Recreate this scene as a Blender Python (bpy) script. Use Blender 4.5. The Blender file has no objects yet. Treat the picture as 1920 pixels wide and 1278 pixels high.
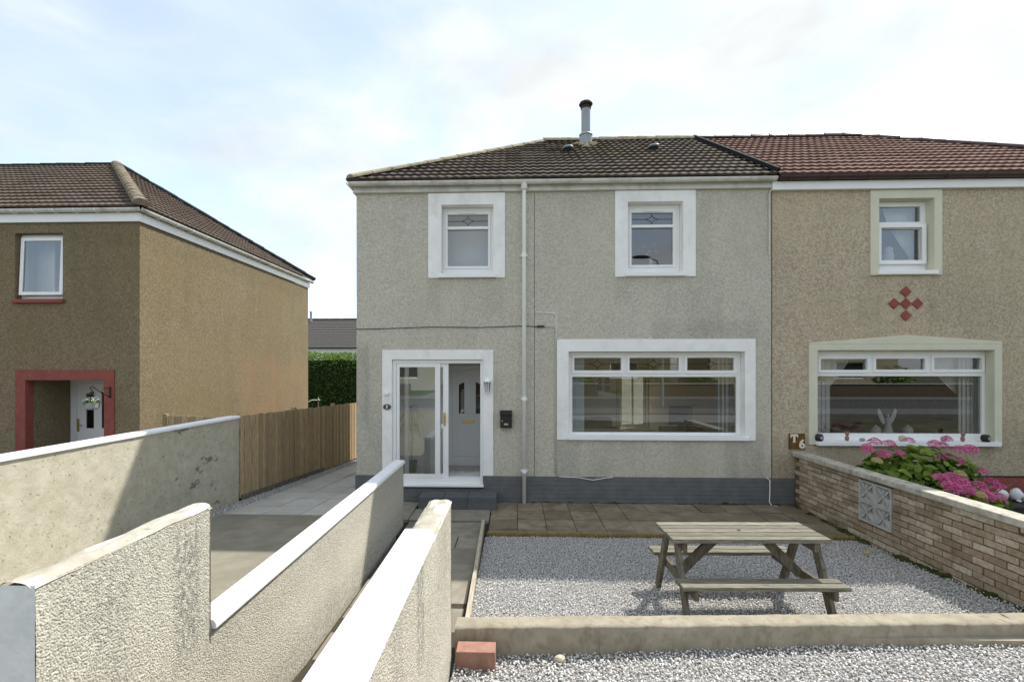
import bpy, bmesh, math, random
import numpy as np
from mathutils import Matrix, Vector
R = math.radians
random.seed(7); rng = np.random.default_rng(7)
scene = bpy.context.scene
COL = scene.collection

# ------------------------------------------------------------------ camera, sky, sun, exposure
cam_d = bpy.data.cameras.new('camera'); cam = bpy.data.objects.new('camera', cam_d); COL.objects.link(cam)
cam.location = (0, -8.07, 2.30); cam.rotation_euler = (R(90), 0, R(1.9))
cam_d.sensor_width = 36; cam_d.lens = 880 / 1920 * 36
cam_d.shift_x = 26 / 1920; cam_d.shift_y = 51 / 1920
cam_d.clip_start = 0.05; cam_d.clip_end = 2000
scene.camera = cam
SUN_AZ, SUN_EL = R(49.3), R(51.7)          # azimuth from +Y (behind the house) towards +X
world = bpy.data.worlds.new('World'); scene.world = world; world.use_nodes = True
wt = world.node_tree; wt.nodes.clear()
def wn(t, **k):
    n = wt.nodes.new(t)
    for a, b in k.items(): setattr(n, a, b)
    return n
w_out = wn('ShaderNodeOutputWorld'); w_bg = wn('ShaderNodeBackground'); w_bg.inputs['Strength'].default_value = 0.12
w_sky = wn('ShaderNodeTexSky', sky_type='NISHITA', sun_disc=False)
w_sky.sun_elevation = SUN_EL; w_sky.sun_rotation = SUN_AZ; w_sky.air_density = 1.0; w_sky.dust_density = 0.4; w_sky.ozone_density = 0.5
w_tc = wn('ShaderNodeTexCoord'); w_mp = wn('ShaderNodeMapping'); w_mp.inputs['Scale'].default_value = (1.0, 1.0, 2.2)
w_mp.inputs['Location'].default_value = (3.1, 0.4, 0.0)
w_n1 = wn('ShaderNodeTexNoise'); w_n1.inputs['Scale'].default_value = 1.7; w_n1.inputs['Detail'].default_value = 9
w_n1.inputs['Roughness'].default_value = 0.62; w_n1.inputs['Distortion'].default_value = 0.9
w_rp = wn('ShaderNodeValToRGB'); w_rp.color_ramp.elements[0].position = 0.40; w_rp.color_ramp.elements[1].position = 0.60
w_rp.color_ramp.elements[0].color = (0.48, 0.48, 0.48, 1); w_rp.color_ramp.elements[1].color = (1, 1, 1, 1)
w_n2 = wn('ShaderNodeTexNoise'); w_n2.inputs['Scale'].default_value = 4.5; w_n2.inputs['Detail'].default_value = 6
w_r2 = wn('ShaderNodeValToRGB'); w_r2.color_ramp.elements[0].position = 0.3; w_r2.color_ramp.elements[1].position = 0.7
w_r2.color_ramp.elements[0].color = (2.45, 2.56, 2.60, 1); w_r2.color_ramp.elements[1].color = (3.30, 3.36, 3.36, 1)
w_mx = wn('ShaderNodeMix', data_type='RGBA')
L_ = wt.links.new
L_(w_tc.outputs['Generated'], w_mp.inputs['Vector']); L_(w_mp.outputs[0], w_n1.inputs['Vector']); L_(w_mp.outputs[0], w_n2.inputs['Vector'])
L_(w_n1.outputs[0], w_rp.inputs[0]); L_(w_n2.outputs[0], w_r2.inputs[0])
L_(w_rp.outputs[0], w_mx.inputs[0]); L_(w_sky.outputs[0], w_mx.inputs[6]); L_(w_r2.outputs[0], w_mx.inputs[7])
L_(w_mx.outputs[2], w_bg.inputs['Color']); L_(w_bg.outputs[0], w_out.inputs['Surface'])
sun_d = bpy.data.lights.new('sun', 'SUN'); sun = bpy.data.objects.new('sun', sun_d); COL.objects.link(sun)
sun_d.energy = 2.05; sun_d.angle = R(1.0); sun_d.color = (1.0, 0.95, 0.87)
sdir = Vector((math.sin(SUN_AZ) * math.cos(SUN_EL), math.cos(SUN_AZ) * math.cos(SUN_EL), math.sin(SUN_EL)))
sun.rotation_euler = (-sdir).to_track_quat('-Z', 'Y').to_euler(); sun.location = sdir * 60
scene.view_settings.view_transform = 'Standard'; scene.view_settings.look = 'None'
scene.view_settings.exposure = 1.48; scene.view_settings.gamma = 1.0
scene.cycles.use_denoising = True
scene.cycles.max_bounces = 8; scene.cycles.transparent_max_bounces = 16; scene.cycles.caustics_reflective = False; scene.cycles.caustics_refractive = False

# ------------------------------------------------------------------ object helpers
WM = {}                                          # object -> world matrix
def link(o, parent=None, world=None):
    COL.objects.link(o)
    w = world if world is not None else Matrix.Identity(4)
    WM[o.name] = w
    if parent is not None:
        o.parent = parent
        o.matrix_basis = WM[parent.name].inverted() @ w
    else:
        o.matrix_basis = w
    return o
def tag(o, label=None, cat=None, group=None, kind=None):
    if label: o['label'] = label
    if cat: o['category'] = cat
    if group: o['group'] = group
    if kind: o['kind'] = kind
    return o
def thing(name, label, cat, loc=(0, 0, 0), rz=0.0, group=None):
    o = bpy.data.objects.new(name, None); o.empty_display_size = 0.1
    link(o, None, Matrix.Translation(loc) @ Matrix.Rotation(rz, 4, 'Z'))
    return tag(o, label, cat, group)
class MB:
    def __init__(s): s.v = []; s.f = []
    def add(s, vs, fs):
        b = len(s.v); s.v += [tuple(p) for p in vs]; s.f += [tuple(i + b for i in f) for f in fs]; return s
    def quad(s, *p): return s.add(p, [tuple(range(len(p)))])
    def box(s, x0, x1, y0, y1, z0, z1):
        return s.add([(x0,y0,z0),(x1,y0,z0),(x1,y1,z0),(x0,y1,z0),(x0,y0,z1),(x1,y0,z1),(x1,y1,z1),(x0,y1,z1)],
                     [(0,3,2,1),(4,5,6,7),(0,1,5,4),(1,2,6,5),(2,3,7,6),(3,0,4,7)])
    def bar(s, p, q, w, h, up=(0, 0, 1)):
        p = Vector(p); q = Vector(q); d = (q - p).normalized(); up = Vector(up)
        a = d.cross(up)
        if a.length < 1e-4: a = d.cross(Vector((1, 0, 0)))
        a.normalize(); b = a.cross(d).normalized()
        c = [a * w / 2 * i + b * h / 2 * j for i, j in ((-1,-1),(1,-1),(1,1),(-1,1))]
        return s.add([p + k for k in c] + [q + k for k in c], [(3,2,1,0),(4,5,6,7),(0,1,5,4),(1,2,6,5),(2,3,7,6),(3,0,4,7)])
    def tube(s, pts, r, n=8, caps=True):
        pts = [Vector(p) for p in pts]; rs = r if isinstance(r, (list, tuple)) else [r] * len(pts)
        vs = []; fs = []; prev = None
        for i, p in enumerate(pts):
            d = (pts[min(i + 1, len(pts) - 1)] - pts[max(i - 1, 0)]).normalized()
            a = prev - d * prev.dot(d) if prev is not None else d.orthogonal()
            if a.length < 1e-5: a = d.orthogonal()
            a.normalize(); prev = a; b = d.cross(a)
            vs += [p + (a * math.cos(2*math.pi*k/n) + b * math.sin(2*math.pi*k/n)) * rs[i] for k in range(n)]
        for i in range(len(pts) - 1):
            for k in range(n):
                fs.append((i*n+k, i*n+(k+1) % n, (i+1)*n+(k+1) % n, (i+1)*n+k))
        if caps: fs += [tuple(range(n))[::-1], tuple(range((len(pts)-1)*n, len(pts)*n))]
        return s.add(vs, fs)
    def lathe(s, prof, c=(0, 0, 0), n=16, sx=1, sy=1):
        vs = []; fs = []
        for r, z in prof:
            vs += [(c[0] + sx*r*math.cos(2*math.pi*k/n), c[1] + sy*r*math.sin(2*math.pi*k/n), c[2] + z) for k in range(n)]
        for i in range(len(prof) - 1):
            for k in range(n): fs.append((i*n+k, i*n+(k+1) % n, (i+1)*n+(k+1) % n, (i+1)*n+k))
        fs += [tuple(range(n))[::-1], tuple(range((len(prof)-1)*n, len(prof)*n))]
        return s.add(vs, fs)
    def prism(s, poly, axis, a, b):
        """poly: list of 2-D points, extruded along axis from a to b"""
        def P(p, t):
            return {'x': (t, p[0], p[1]), 'y': (p[0], t, p[1]), 'z': (p[0], p[1], t)}[axis]
        n = len(poly)
        return s.add([P(p, a) for p in poly] + [P(p, b) for p in poly],
                     [tuple(range(n))[::-1], tuple(range(n, 2*n))] + [(i, (i+1) % n, n + (i+1) % n, n + i) for i in range(n)])
    def plate(s, x0, x1, z0, z1, holes, y0, y1):
        """solid upright plate in the xz plane between y0 (front) and y1 with rectangular holes"""
        xs = sorted({x0, x1, *[min(max(h[i], x0), x1) for h in holes for i in (0, 1)]})
        zs = sorted({z0, z1, *[min(max(h[i], z0), z1) for h in holes for i in (2, 3)]})
        nx, nz = len(xs) - 1, len(zs) - 1
        def solid(i, j):
            if i < 0 or j < 0 or i >= nx or j >= nz: return False
            cx, cz = (xs[i] + xs[i+1]) / 2, (zs[j] + zs[j+1]) / 2
            return not any(h[0] < cx < h[1] and h[2] < cz < h[3] for h in holes)
        for i in range(nx):
            for j in range(nz):
                if not solid(i, j): continue
                a, b, c, d = xs[i], xs[i+1], zs[j], zs[j+1]
                s.quad((a,y0,c),(b,y0,c),(b,y0,d),(a,y0,d)); s.quad((b,y1,c),(a,y1,c),(a,y1,d),(b,y1,d))
                if not solid(i-1, j): s.quad((a,y1,c),(a,y0,c),(a,y0,d),(a,y1,d))
                if not solid(i+1, j): s.quad((b,y0,c),(b,y1,c),(b,y1,d),(b,y0,d))
                if not solid(i, j-1): s.quad((a,y1,c),(b,y1,c),(b,y0,c),(a,y0,c))
                if not solid(i, j+1): s.quad((a,y0,d),(b,y0,d),(b,y1,d),(a,y1,d))
        return s
    def mesh(s, name, mat, smooth=False, merge=False):
        me = bpy.data.meshes.new(name); me.from_pydata(s.v, [], s.f); me.update()
        if merge:
            bm = bmesh.new(); bm.from_mesh(me); bmesh.ops.remove_doubles(bm, verts=bm.verts, dist=1e-5); bm.to_mesh(me); bm.free()
        if mat is not None: me.materials.append(mat)
        if smooth: me.polygons.foreach_set('use_smooth', [True] * len(me.polygons))
        return me
    def build(s, name, mat, parent=None, smooth=False, bevel=0.0, merge=False, local=False):
        me = s.mesh(name, mat, smooth, merge or bevel > 0)
        o = bpy.data.objects.new(name, me)
        if bevel > 0:
            m = o.modifiers.new('bevel', 'BEVEL'); m.width = bevel; m.segments = 2; m.limit_method = 'ANGLE'; m.angle_limit = R(35)
        w = WM[parent.name].copy() if (local and parent is not None) else None
        return link(o, parent, w)
def np_mesh(name, V, Fq, mat, smooth=False, attr=None):
    """V (n,3) and a face array (m,k) of equal-sized polygons"""
    V = np.asarray(V, dtype=np.float32); Fq = np.asarray(Fq, dtype=np.int32)
    me = bpy.data.meshes.new(name); m, k = Fq.shape
    me.vertices.add(len(V)); me.vertices.foreach_set('co', V.ravel())
    me.loops.add(m * k); me.loops.foreach_set('vertex_index', Fq.ravel())
    me.polygons.add(m); me.polygons.foreach_set('loop_start', np.arange(0, m * k, k, dtype=np.int32))
    me.polygons.foreach_set('loop_total', np.full(m, k, dtype=np.int32))
    if smooth: me.polygons.foreach_set('use_smooth', np.ones(m, dtype=bool))
    me.update(calc_edges=True); me.materials.append(mat)
    if attr is not None:
        a = me.attributes.new('tint', 'FLOAT', 'POINT'); a.data.foreach_set('value', np.asarray(attr, dtype=np.float32))
    return me
def obj(name, me, parent=None, world=None):
    return link(bpy.data.objects.new(name, me), parent, world)
def text_mesh(body, size, mat, depth=0.004, offset=0.0):
    cu = bpy.data.curves.new('lettering', 'FONT'); cu.body = body; cu.size = size; cu.extrude = depth; cu.offset = offset
    cu.align_x = 'CENTER'; cu.align_y = 'CENTER'; cu.resolution_u = 6
    o = bpy.data.objects.new('lettering', cu); COL.objects.link(o)
    dg = bpy.context.evaluated_depsgraph_get()
    me = bpy.data.meshes.new_from_object(o.evaluated_get(dg)); me.materials.clear(); me.materials.append(mat)
    bpy.data.objects.remove(o); return me

# ------------------------------------------------------------------ noise for real relief
def vnoise(x, y, seed=0):
    xi = np.floor(x).astype(np.int64); yi = np.floor(y).astype(np.int64); fx = x - xi; fy = y - yi
    def h(a, b):
        n = (a * 374761393 + b * 668265263 + seed * 1442695041) & 0xffffffff
        n = ((n ^ (n >> 13)) * 1274126177) & 0xffffffff
        return ((n ^ (n >> 16)) & 0xffff) / 65535.0
    u = fx*fx*(3-2*fx); v = fy*fy*(3-2*fy)
    return (h(xi,yi)*(1-u)+h(xi+1,yi)*u)*(1-v)+(h(xi,yi+1)*(1-u)+h(xi+1,yi+1)*u)*v
def fbm(x, y, o=4, seed=0):
    t = 0; a = .5
    for i in range(o): t = t + a * vnoise(x * 2**i, y * 2**i, seed + i); a *= .5
    return t
def worley(x, y, seed=0):
    xi = np.floor(x).astype(np.int64); yi = np.floor(y).astype(np.int64); best = np.full(x.shape, 9.0)
    for di in (-1, 0, 1):
        for dj in (-1, 0, 1):
            a = xi + di; b = yi + dj
            n = (a * 374761393 + b * 668265263 + seed * 97531) & 0xffffffff
            n = ((n ^ (n >> 13)) * 1274126177) & 0xffffffff
            px = a + (n & 0xffff) / 65535.0; py = b + ((n >> 16) & 0xffff) / 65535.0
            best = np.minimum(best, (x - px)**2 + (y - py)**2)
    return np.sqrt(best)
def relief_sheet(name, o, du, dv, nrm, lu, lv, step, fn, mat, parent):
    """dense sheet o + u*du + v*dv displaced along nrm by fn(u, v)"""
    nu = max(2, int(lu / step)); nv = max(2, int(lv / step))
    U, Vv = np.meshgrid(np.linspace(0, lu, nu), np.linspace(0, lv, nv), indexing='ij')
    D = fn(U, Vv)
    P = np.array(o)[None, None] + U[..., None]*np.array(du) + Vv[..., None]*np.array(dv) + D[..., None]*np.array(nrm)
    i = np.arange(nu*nv).reshape(nu, nv)
    Fq = np.stack([i[:-1,:-1], i[1:,:-1], i[1:,1:], i[:-1,1:]], -1).reshape(-1, 4)
    if np.dot(np.cross(du, dv), nrm) < 0: Fq = Fq[:, ::-1]
    return obj(name, np_mesh(name, P.reshape(-1, 3), Fq, mat, smooth=True), parent)

# ------------------------------------------------------------------ materials
class NT:
    def __init__(s, name):
        s.m = bpy.data.materials.new(name); s.m.use_nodes = True; s.t = s.m.node_tree; s.t.nodes.clear()
        s.out = s.t.nodes.new('ShaderNodeOutputMaterial'); s.b = s.t.nodes.new('ShaderNodeBsdfPrincipled')
        s.t.links.new(s.b.outputs[0], s.out.inputs[0]); s._pos = None
    def n(s, t, **k):
        x = s.t.nodes.new(t)
        for a, b in k.items():
            if hasattr(x, a): setattr(x, a, b)
        return x
    def l(s, a, b): s.t.links.new(a, b)
    @property
    def pos(s):
        if s._pos is None: s._pos = s.n('ShaderNodeNewGeometry').outputs['Position']
        return s._pos
    def vec(s, scale=(1, 1, 1), loc=(0, 0, 0)):
        m = s.n('ShaderNodeMapping'); s.l(s.pos, m.inputs[0]); m.inputs['Scale'].default_value = scale; m.inputs['Location'].default_value = loc
        return m.outputs[0]
    def noise(s, scale, detail=4, rough=.55, stretch=(1, 1, 1), dist=0, loc=(0, 0, 0)):
        x = s.n('ShaderNodeTexNoise'); s.l(s.vec(stretch, loc), x.inputs['Vector'])
        x.inputs['Scale'].default_value = scale; x.inputs['Detail'].default_value = detail; x.inputs['Roughness'].default_value = rough
        x.inputs['Distortion'].default_value = dist; return x.outputs[0]
    def voro(s, scale, stretch=(1, 1, 1), feature='F1'):
        x = s.n('ShaderNodeTexVoronoi'); x.feature = feature; s.l(s.vec(stretch), x.inputs['Vector']); x.inputs['Scale'].default_value = scale; return x
    def ramp(s, v, *st):
        r = s.n('ShaderNodeValToRGB'); e = r.color_ramp.elements
        while len(e) < len(st): e.new(.5)
        for q, (p, c) in zip(e, st):
            q.position = p; q.color = (*c, 1) if isinstance(c, (tuple, list)) else (c, c, c, 1)
        s.l(v, r.inputs[0]); return r.outputs[0]
    def mix(s, f, a, b, mode='MIX'):
        m = s.n('ShaderNodeMix'); m.data_type = 'RGBA'; m.blend_type = mode
        for v, i in ((f, 0), (a, 6), (b, 7)):
            if isinstance(v, (int, float)): m.inputs[i].default_value = v if i == 0 else (v, v, v, 1)
            elif isinstance(v, (tuple, list)): m.inputs[i].default_value = (*v, 1)
            else: s.l(v, m.inputs[i])
        return m.outputs[2]
    def math(s, op, a, b=0.0):
        m = s.n('ShaderNodeMath'); m.operation = op
        for v, i in ((a, 0), (b, 1)):
            if isinstance(v, (int, float)): m.inputs[i].default_value = v
            else: s.l(v, m.inputs[i])
        return m.outputs[0]
    def rand(s): return s.n('ShaderNodeObjectInfo').outputs['Random']
    def axis(s, i):
        x = s.n('ShaderNodeSeparateXYZ'); s.l(s.pos, x.inputs[0]); return x.outputs[i]
    def window(s, v, a, b, soft):
        """1 between a and b, soft edges"""
        def st(v, e0, e1):
            m = s.n('ShaderNodeMapRange'); m.interpolation_type = 'SMOOTHSTEP'; s.l(v, m.inputs[0]); m.inputs[1].default_value = e0; m.inputs[2].default_value = e1; return m.outputs[0]
        return s.math('MULTIPLY', st(v, a - soft, a), s.math('SUBTRACT', 1.0, st(v, b, b + soft)))
    def bump(s, h, strength=.3, dist=.01, prev=None):
        b = s.n('ShaderNodeBump'); b.inputs['Strength'].default_value = strength; b.inputs['Distance'].default_value = dist
        s.l(h, b.inputs['Height'])
        if prev is not None: s.l(prev, b.inputs['Normal'])
        return b.outputs[0]
    def done(s, col, rough=.8, nrm=None, spec=.3, metal=0.0):
        if isinstance(col, (tuple, list)): s.b.inputs['Base Color'].default_value = (*col, 1)
        else: s.l(col, s.b.inputs['Base Color'])
        if isinstance(rough, (int, float)): s.b.inputs['Roughness'].default_value = rough
        else: s.l(rough, s.b.inputs['Roughness'])
        s.b.inputs['Specular IOR Level'].default_value = spec; s.b.inputs['Metallic'].default_value = metal
        if nrm is not None: s.l(nrm, s.b.inputs['Normal'])
        return s.m
def pebble(name, c0, c1, c2, cell, stain=(.2, .19, .17), stain_amt=.5, bump=.6, dist=.012, warm=None, streaks=(), ystreaks=(), patches=()):
    t = NT(name); v = t.voro(cell); sep = t.n('ShaderNodeSeparateColor'); t.l(v.outputs['Color'], sep.inputs[0])
    c = t.ramp(sep.outputs[0], (0.0, c0), (.45, c1), (1.0, c2))
    c = t.mix(t.ramp(t.noise(cell*.8, 3), (.35, 0.0), (.65, .45)), c, c1)
    c = t.mix(t.math('MULTIPLY', t.ramp(t.noise(cell*.62, 3), (.5, 0.0), (.64, 1.0)), .42), c, c0)
    if warm: c = t.mix(t.math('MULTIPLY', t.ramp(t.noise(.55, 4, .6), (.45, 0.0), (.7, 1.0)), .55), c, t.mix(.75, c, warm))
    big = t.ramp(t.noise(1.1, 6, .62, (1, 1, .45)), (.48, 0.0), (.72, 1.0))
    c = t.mix(t.math('MULTIPLY', big, stain_amt), c, t.mix(.6, c, stain))
    st = t.ramp(t.noise(2.6, 5, .65, (1.6, 1.6, .16)), (.52, 0.0), (.74, 1.0))
    c = t.mix(t.math('MULTIPLY', st, stain_amt*.6), c, t.mix(.55, c, stain))
    for (x0, x1, z0, z1, amt) in streaks:      # rain runs below sills
        mk = t.math('MULTIPLY', t.window(t.axis(0), x0, x1, .08), t.window(t.axis(2), z0, z1, .22))
        mk = t.math('MULTIPLY', mk, t.ramp(t.noise(5, 5, .65, (1, 1, .35)), (.3, .15), (.65, 1.0)))
        c = t.mix(t.math('MULTIPLY', mk, amt), c, t.mix(.7, c, stain))
    for (y0, y1, z0, z1, amt, pc) in patches:      # differently coloured repairs
        mk = t.math('MULTIPLY', t.window(t.axis(1), y0, y1, .9), t.window(t.axis(2), z0, z1, .7))
        mk = t.math('MULTIPLY', mk, t.ramp(t.noise(1.3, 5, .6), (.35, .2), (.6, 1.0)))
        c = t.mix(t.math('MULTIPLY', mk, amt), c, t.mix(.6, c, pc))
    for (y0, y1, z0, z1, amt) in ystreaks:
        mk = t.math('MULTIPLY', t.window(t.axis(1), y0, y1, .06), t.window(t.axis(2), z0, z1, .25))
        mk = t.math('MULTIPLY', mk, t.ramp(t.noise(38, 4, .7, (1, 1, .6)), (.42, .0), (.58, 1.0)))
        c = t.mix(t.math('MULTIPLY', mk, amt), c, stain)
    h = t.math('SUBTRACT', 1.0, v.outputs['Distance'])
    return t.done(c, .92, t.bump(t.mix(.35, h, t.noise(cell*.6, 3)), bump, dist), .15)
def plain(name, col, rough=.6, var=.12, sc=6, bump=0.0, bsc=60, spec=.3, metal=0.0, dirt=None, dirt_amt=.5, dirt_sc=2.5):
    t = NT(name); d = tuple(x*(1-var*1.6) for x in col); e = tuple(min(1, x*(1+var)) for x in col)
    c = t.ramp(t.noise(sc, 5, .6), (.3, d), (.7, e))
    if dirt: c = t.mix(t.math('MULTIPLY', t.ramp(t.noise(dirt_sc, 6, .68, (1, 1, .6)), (.5, 0.0), (.72, 1.0)), dirt_amt), c, dirt)
    return t.done(c, rough, t.bump(t.noise(bsc, 4), bump, .004) if bump else None, spec, metal)
M = {}
A_STREAKS = ((0.74, 1.1, .3, 1.08, .4), (3.6, 4.2, .3, 1.10, .45), (3.1, 3.5, 2.9, 3.84, .16), (-.5, -.2, 3.3, 3.84, .22), (-1.45, -1.3, 3.4, 3.84, .2),
             (1.75, 1.95, 3.5, 3.84, .3), (2.4, 4.1, 2.78, 3.0, .4), (-2.7, -2.55, 1.4, 2.6, .5), (3.1, 3.3, 4.2, 5.1, .18))
M['pebA'] = pebble('grey_pebbledash', (.40, .385, .32), (.535, .515, .43), (.64, .615, .525), 46, (.15, .148, .142), .32, .35, .010, (.50, .45, .345), A_STREAKS)
M['pebB'] = pebble('tan_pebbledash', (.315, .258, .178), (.485, .41, .298), (.61, .54, .425), 44, (.18, .165, .115), .36, .35, .010, (.47, .40, .26),
                   ((5.8, 6.1, 3.2, 3.84, .3), (6.95, 7.2, 3.2, 3.84, .3), (4.4, 4.7, 3.2, 4.2, .2), (4.35, 4.95, .3, 1.0, .5), (7.8, 9, .3, 1.3, .4)))
M['pebC'] = pebble('ochre_pebbledash', (.135, .107, .064), (.222, .18, .112), (.31, .258, .172), 46, (.11, .098, .055), .5, .4, .010, (.19, .135, .065), (), ((1.2, 9.0, 4.9, 5.3, .35), (2.5, 2.7, 3.2, 5.3, .25), (6.0, 6.15, 3.8, 5.3, .2)), ((5.2, 9.2, -1.0, 2.3, .8, (.29, .18, .105)), (2.2, 4.0, .5, 2.6, .4, (.22, .19, .10))))
M['rough'] = pebble('cream_roughcast', (.39, .365, .295), (.575, .55, .455), (.69, .665, .57), 120, (.20, .19, .175), .30, .9, .007, (.55, .47, .395), (), ((-5.80, -5.68, .95, 1.35, .75), (-6.25, -6.15, 1.0, 1.3, .3), (-6.4, -5.6, 1.40, 1.60, .28), (-5.6, -1.1, .72, .9, .25), (-5.5, -1.0, -.3, .12, .5), (-5.2, -4.6, 1.0, 1.35, .3)))
t = NT('cream_render')     # painted boundary wall, flaking, stained
c = t.ramp(t.noise(7, 6, .65), (.3, (.43, .40, .30)), (.7, (.57, .54, .44)))
c = t.mix(t.math('MULTIPLY', t.ramp(t.noise(2.2, 7, .7), (.5, 0.0), (.7, 1.0)), .5), c, (.40, .37, .26))
c = t.mix(t.ramp(t.noise(26, 5, .7), (.60, 0.0), (.66, .8)), c, (.16, .155, .14))
c = t.mix(t.math('MULTIPLY', t.window(t.axis(1), -1.6, -.1, .5), t.ramp(t.noise(2.1, 6, .72, (1, .8, 1.5), 0, (3, 1, 2)), (.58, 0.0), (.62, .9))), c, (.17, .165, .15))
M['render'] = t.done(c, .9, t.bump(t.noise(45, 5, .65), .5, .008), .15)
M['white_paint'] = plain('white_masonry_paint', (.90, .905, .875), .75, .05, 2.5, .12, 50, .2, dirt=(.58, .59, .57), dirt_amt=.5, dirt_sc=2.8)
M['cream_paint'] = plain('cream_masonry_paint', (.66, .655, .52), .7, .04, 3, .08, 40, .2)
M['upvc'] = plain('white_upvc', (.88, .89, .88), .35, .02, 3, spec=.45)
M['coping_white'] = plain('white_painted_coping', (.86, .87, .88), .6, .03, 3, .1, 50, .25, dirt=(.62, .62, .60), dirt_amt=.3, dirt_sc=3)
M['fascia_old'] = plain('weathered_white_fascia', (.62, .61, .55), .6, .06, 3, 0, 60, .3, dirt=(.24, .22, .15), dirt_amt=.55, dirt_sc=3.2)
M['gutter_old'] = plain('weathered_white_gutter', (.70, .70, .65), .5, .06, 3, 0, 60, .35, dirt=(.26, .25, .17), dirt_amt=.7, dirt_sc=3.0)
M['red_paint'] = plain('dark_red_paint', (.27, .075, .06), .7, .1, 4, .15, 60, .25, dirt=(.36, .18, .15), dirt_amt=.25, dirt_sc=9)
M['slate_paint'] = plain('slate_grey_paint', (.145, .153, .155), .7, .12, 5, .2, 50, .25, dirt=(.16, .155, .14), dirt_amt=.35, dirt_sc=2)
M['grey_paint'] = plain('pale_grey_paint', (.80, .83, .84), .7, .06, 6, .5, 38, .2, dirt=(.64, .67, .69), dirt_amt=.5, dirt_sc=8)
def tilemat(name, a, b, moss, moss_amt, lich=.5):
    t = NT(name); r = t.rand()
    c = t.ramp(r, (0.0, a), (1.0, b)); c = t.mix(t.ramp(t.noise(14, 5, .7), (.35, 0.0), (.75, .7)), c, tuple(x*.55 for x in a))
    c = t.mix(t.math('MULTIPLY', t.ramp(t.noise(.9, 5, .62), (.46, 0.0), (.70, 1.0)), moss_amt), c, moss)
    c = t.mix(t.math('MULTIPLY', t.ramp(t.noise(32, 4, .6), (.64, 0.0), (.74, 1.0)), lich), c, (.36, .35, .29))
    return t.done(c, .9, t.bump(t.noise(90, 3), .35, .004), .15)
M['tileA'] = tilemat('brown_grey_roof_tile', (.078, .060, .050), (.135, .112, .096), (.105, .085, .035), .55, .6)
M['tileB'] = tilemat('red_brown_roof_tile', (.178, .096, .074), (.238, .142, .114), (.17, .09, .07), .35, .25)
M['tileC'] = tilemat('brown_roof_tile', (.115, .088, .070), (.17, .135, .112), (.14, .12, .075), .4, .5)
M['tileD'] = tilemat('grey_roof_tile', (.10, .095, .09), (.15, .14, .135), (.12, .11, .10), .2, .2)
M['mortar'] = plain('lichened_mortar', (.40, .36, .25), .95, .25, 5, .5, 40, .1, dirt=(.12, .11, .08), dirt_amt=.7, dirt_sc=6)
M['hipC'] = plain('weathered_hip_tile', (.25, .21, .155), .95, .25, 7, .5, 40, .1, dirt=(.10, .085, .065), dirt_amt=.7, dirt_sc=4)
M['lead'] = plain('dark_flashing', (.022, .026, .028), .9, .1, 8, spec=.1)
M['brown_pvc'] = plain('dark_brown_plastic', (.062, .036, .032), .4, .1, 8, spec=.4)
M['black'] = plain('black_satin_metal', (.012, .012, .013), .35, .1, 8, spec=.5)
M['galv'] = plain('grey_coated_metal', (.33, .365, .39), .45, .06, 4, spec=.4, dirt=(.22, .23, .23), dirt_amt=.4)
M['brass'] = plain('brass', (.62, .46, .16), .3, .08, 8, spec=.5, metal=.85)
M['steel'] = plain('steel', (.55, .55, .55), .35, .05, 8, metal=.9)
M['door_white'] = plain('grey_white_door', (.80, .81, .81), .4, .02, 3, spec=.4)
M['room'] = plain('cream_room_wall', (.78, .68, .48), .9, .04, 2)
M['room_grey'] = plain('pale_room_wall', (.74, .74, .72), .9, .04, 2)
M['ceiling'] = plain('white_ceiling', (.72, .72, .70), .9, .03, 2)
M['carpet'] = plain('beige_carpet', (.36, .29, .21), .95, .15, 20)
M['fabric'] = plain('white_net_fabric', (.86, .88, .87), .85, .03, 6)
M['blind'] = plain('pale_blue_blind', (.60, .69, .74), .8, .03, 6)
M['darkwood'] = plain('dark_furniture', (.035, .028, .024), .5, .2, 10)
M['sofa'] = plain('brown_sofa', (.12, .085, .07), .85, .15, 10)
t = NT('mat_pattern'); M['doormat'] = t.done(t.ramp(t.noise(14, 3, .6, (1, 4, 1), 2), (.42, (.30, .27, .24)), (.55, (.66, .64, .60))), .95)
t = NT('concrete_path')
c = t.ramp(t.noise(3, 7, .68), (.3, (.19, .172, .128)), (.7, (.30, .282, .218)))
c = t.mix(t.math('MULTIPLY', t.ramp(t.noise(.9, 6, .6), (.45, 0.0), (.65, 1.0)), .6), c, (.20, .19, .15))
M['concrete'] = t.done(c, .92, t.bump(t.noise(60, 5), .35, .006), .15)
def slabmat(name, a, b, stain, amt):
    t = NT(name); c = t.ramp(t.rand(), (0.0, a), (1.0, b))
    c = t.mix(t.ramp(t.noise(9, 6, .7), (.35, 0.0), (.7, .5)), c, tuple(x*.6 for x in a))
    c = t.mix(t.math('MULTIPLY', t.ramp(t.noise(2.2, 6, .65), (.42, 0.0), (.66, 1.0)), amt), c, stain)
    return t.done(c, .9, t.bump(t.noise(50, 5), .35, .005), .18)
M['slab'] = slabmat('weathered_patio_slab', (.22, .18, .122), (.34, .285, .205), (.13, .105, .07), .75)
M['slab_grey'] = slabmat('grey_path_slab', (.46, .45, .41), (.57, .56, .51), (.35, .325, .26), .5)
M['slab_dark'] = slabmat('dark_path_slab', (.26, .24, .195), (.36, .335, .275), (.17, .15, .11), .6)
M['step'] = slabmat('slate_painted_step', (.105, .115, .125), (.145, .155, .165), (.17, .165, .155), .35)
M['joint'] = plain('dark_joint_soil', (.06, .05, .035), .95, .2, 20, .3, 60)
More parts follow.
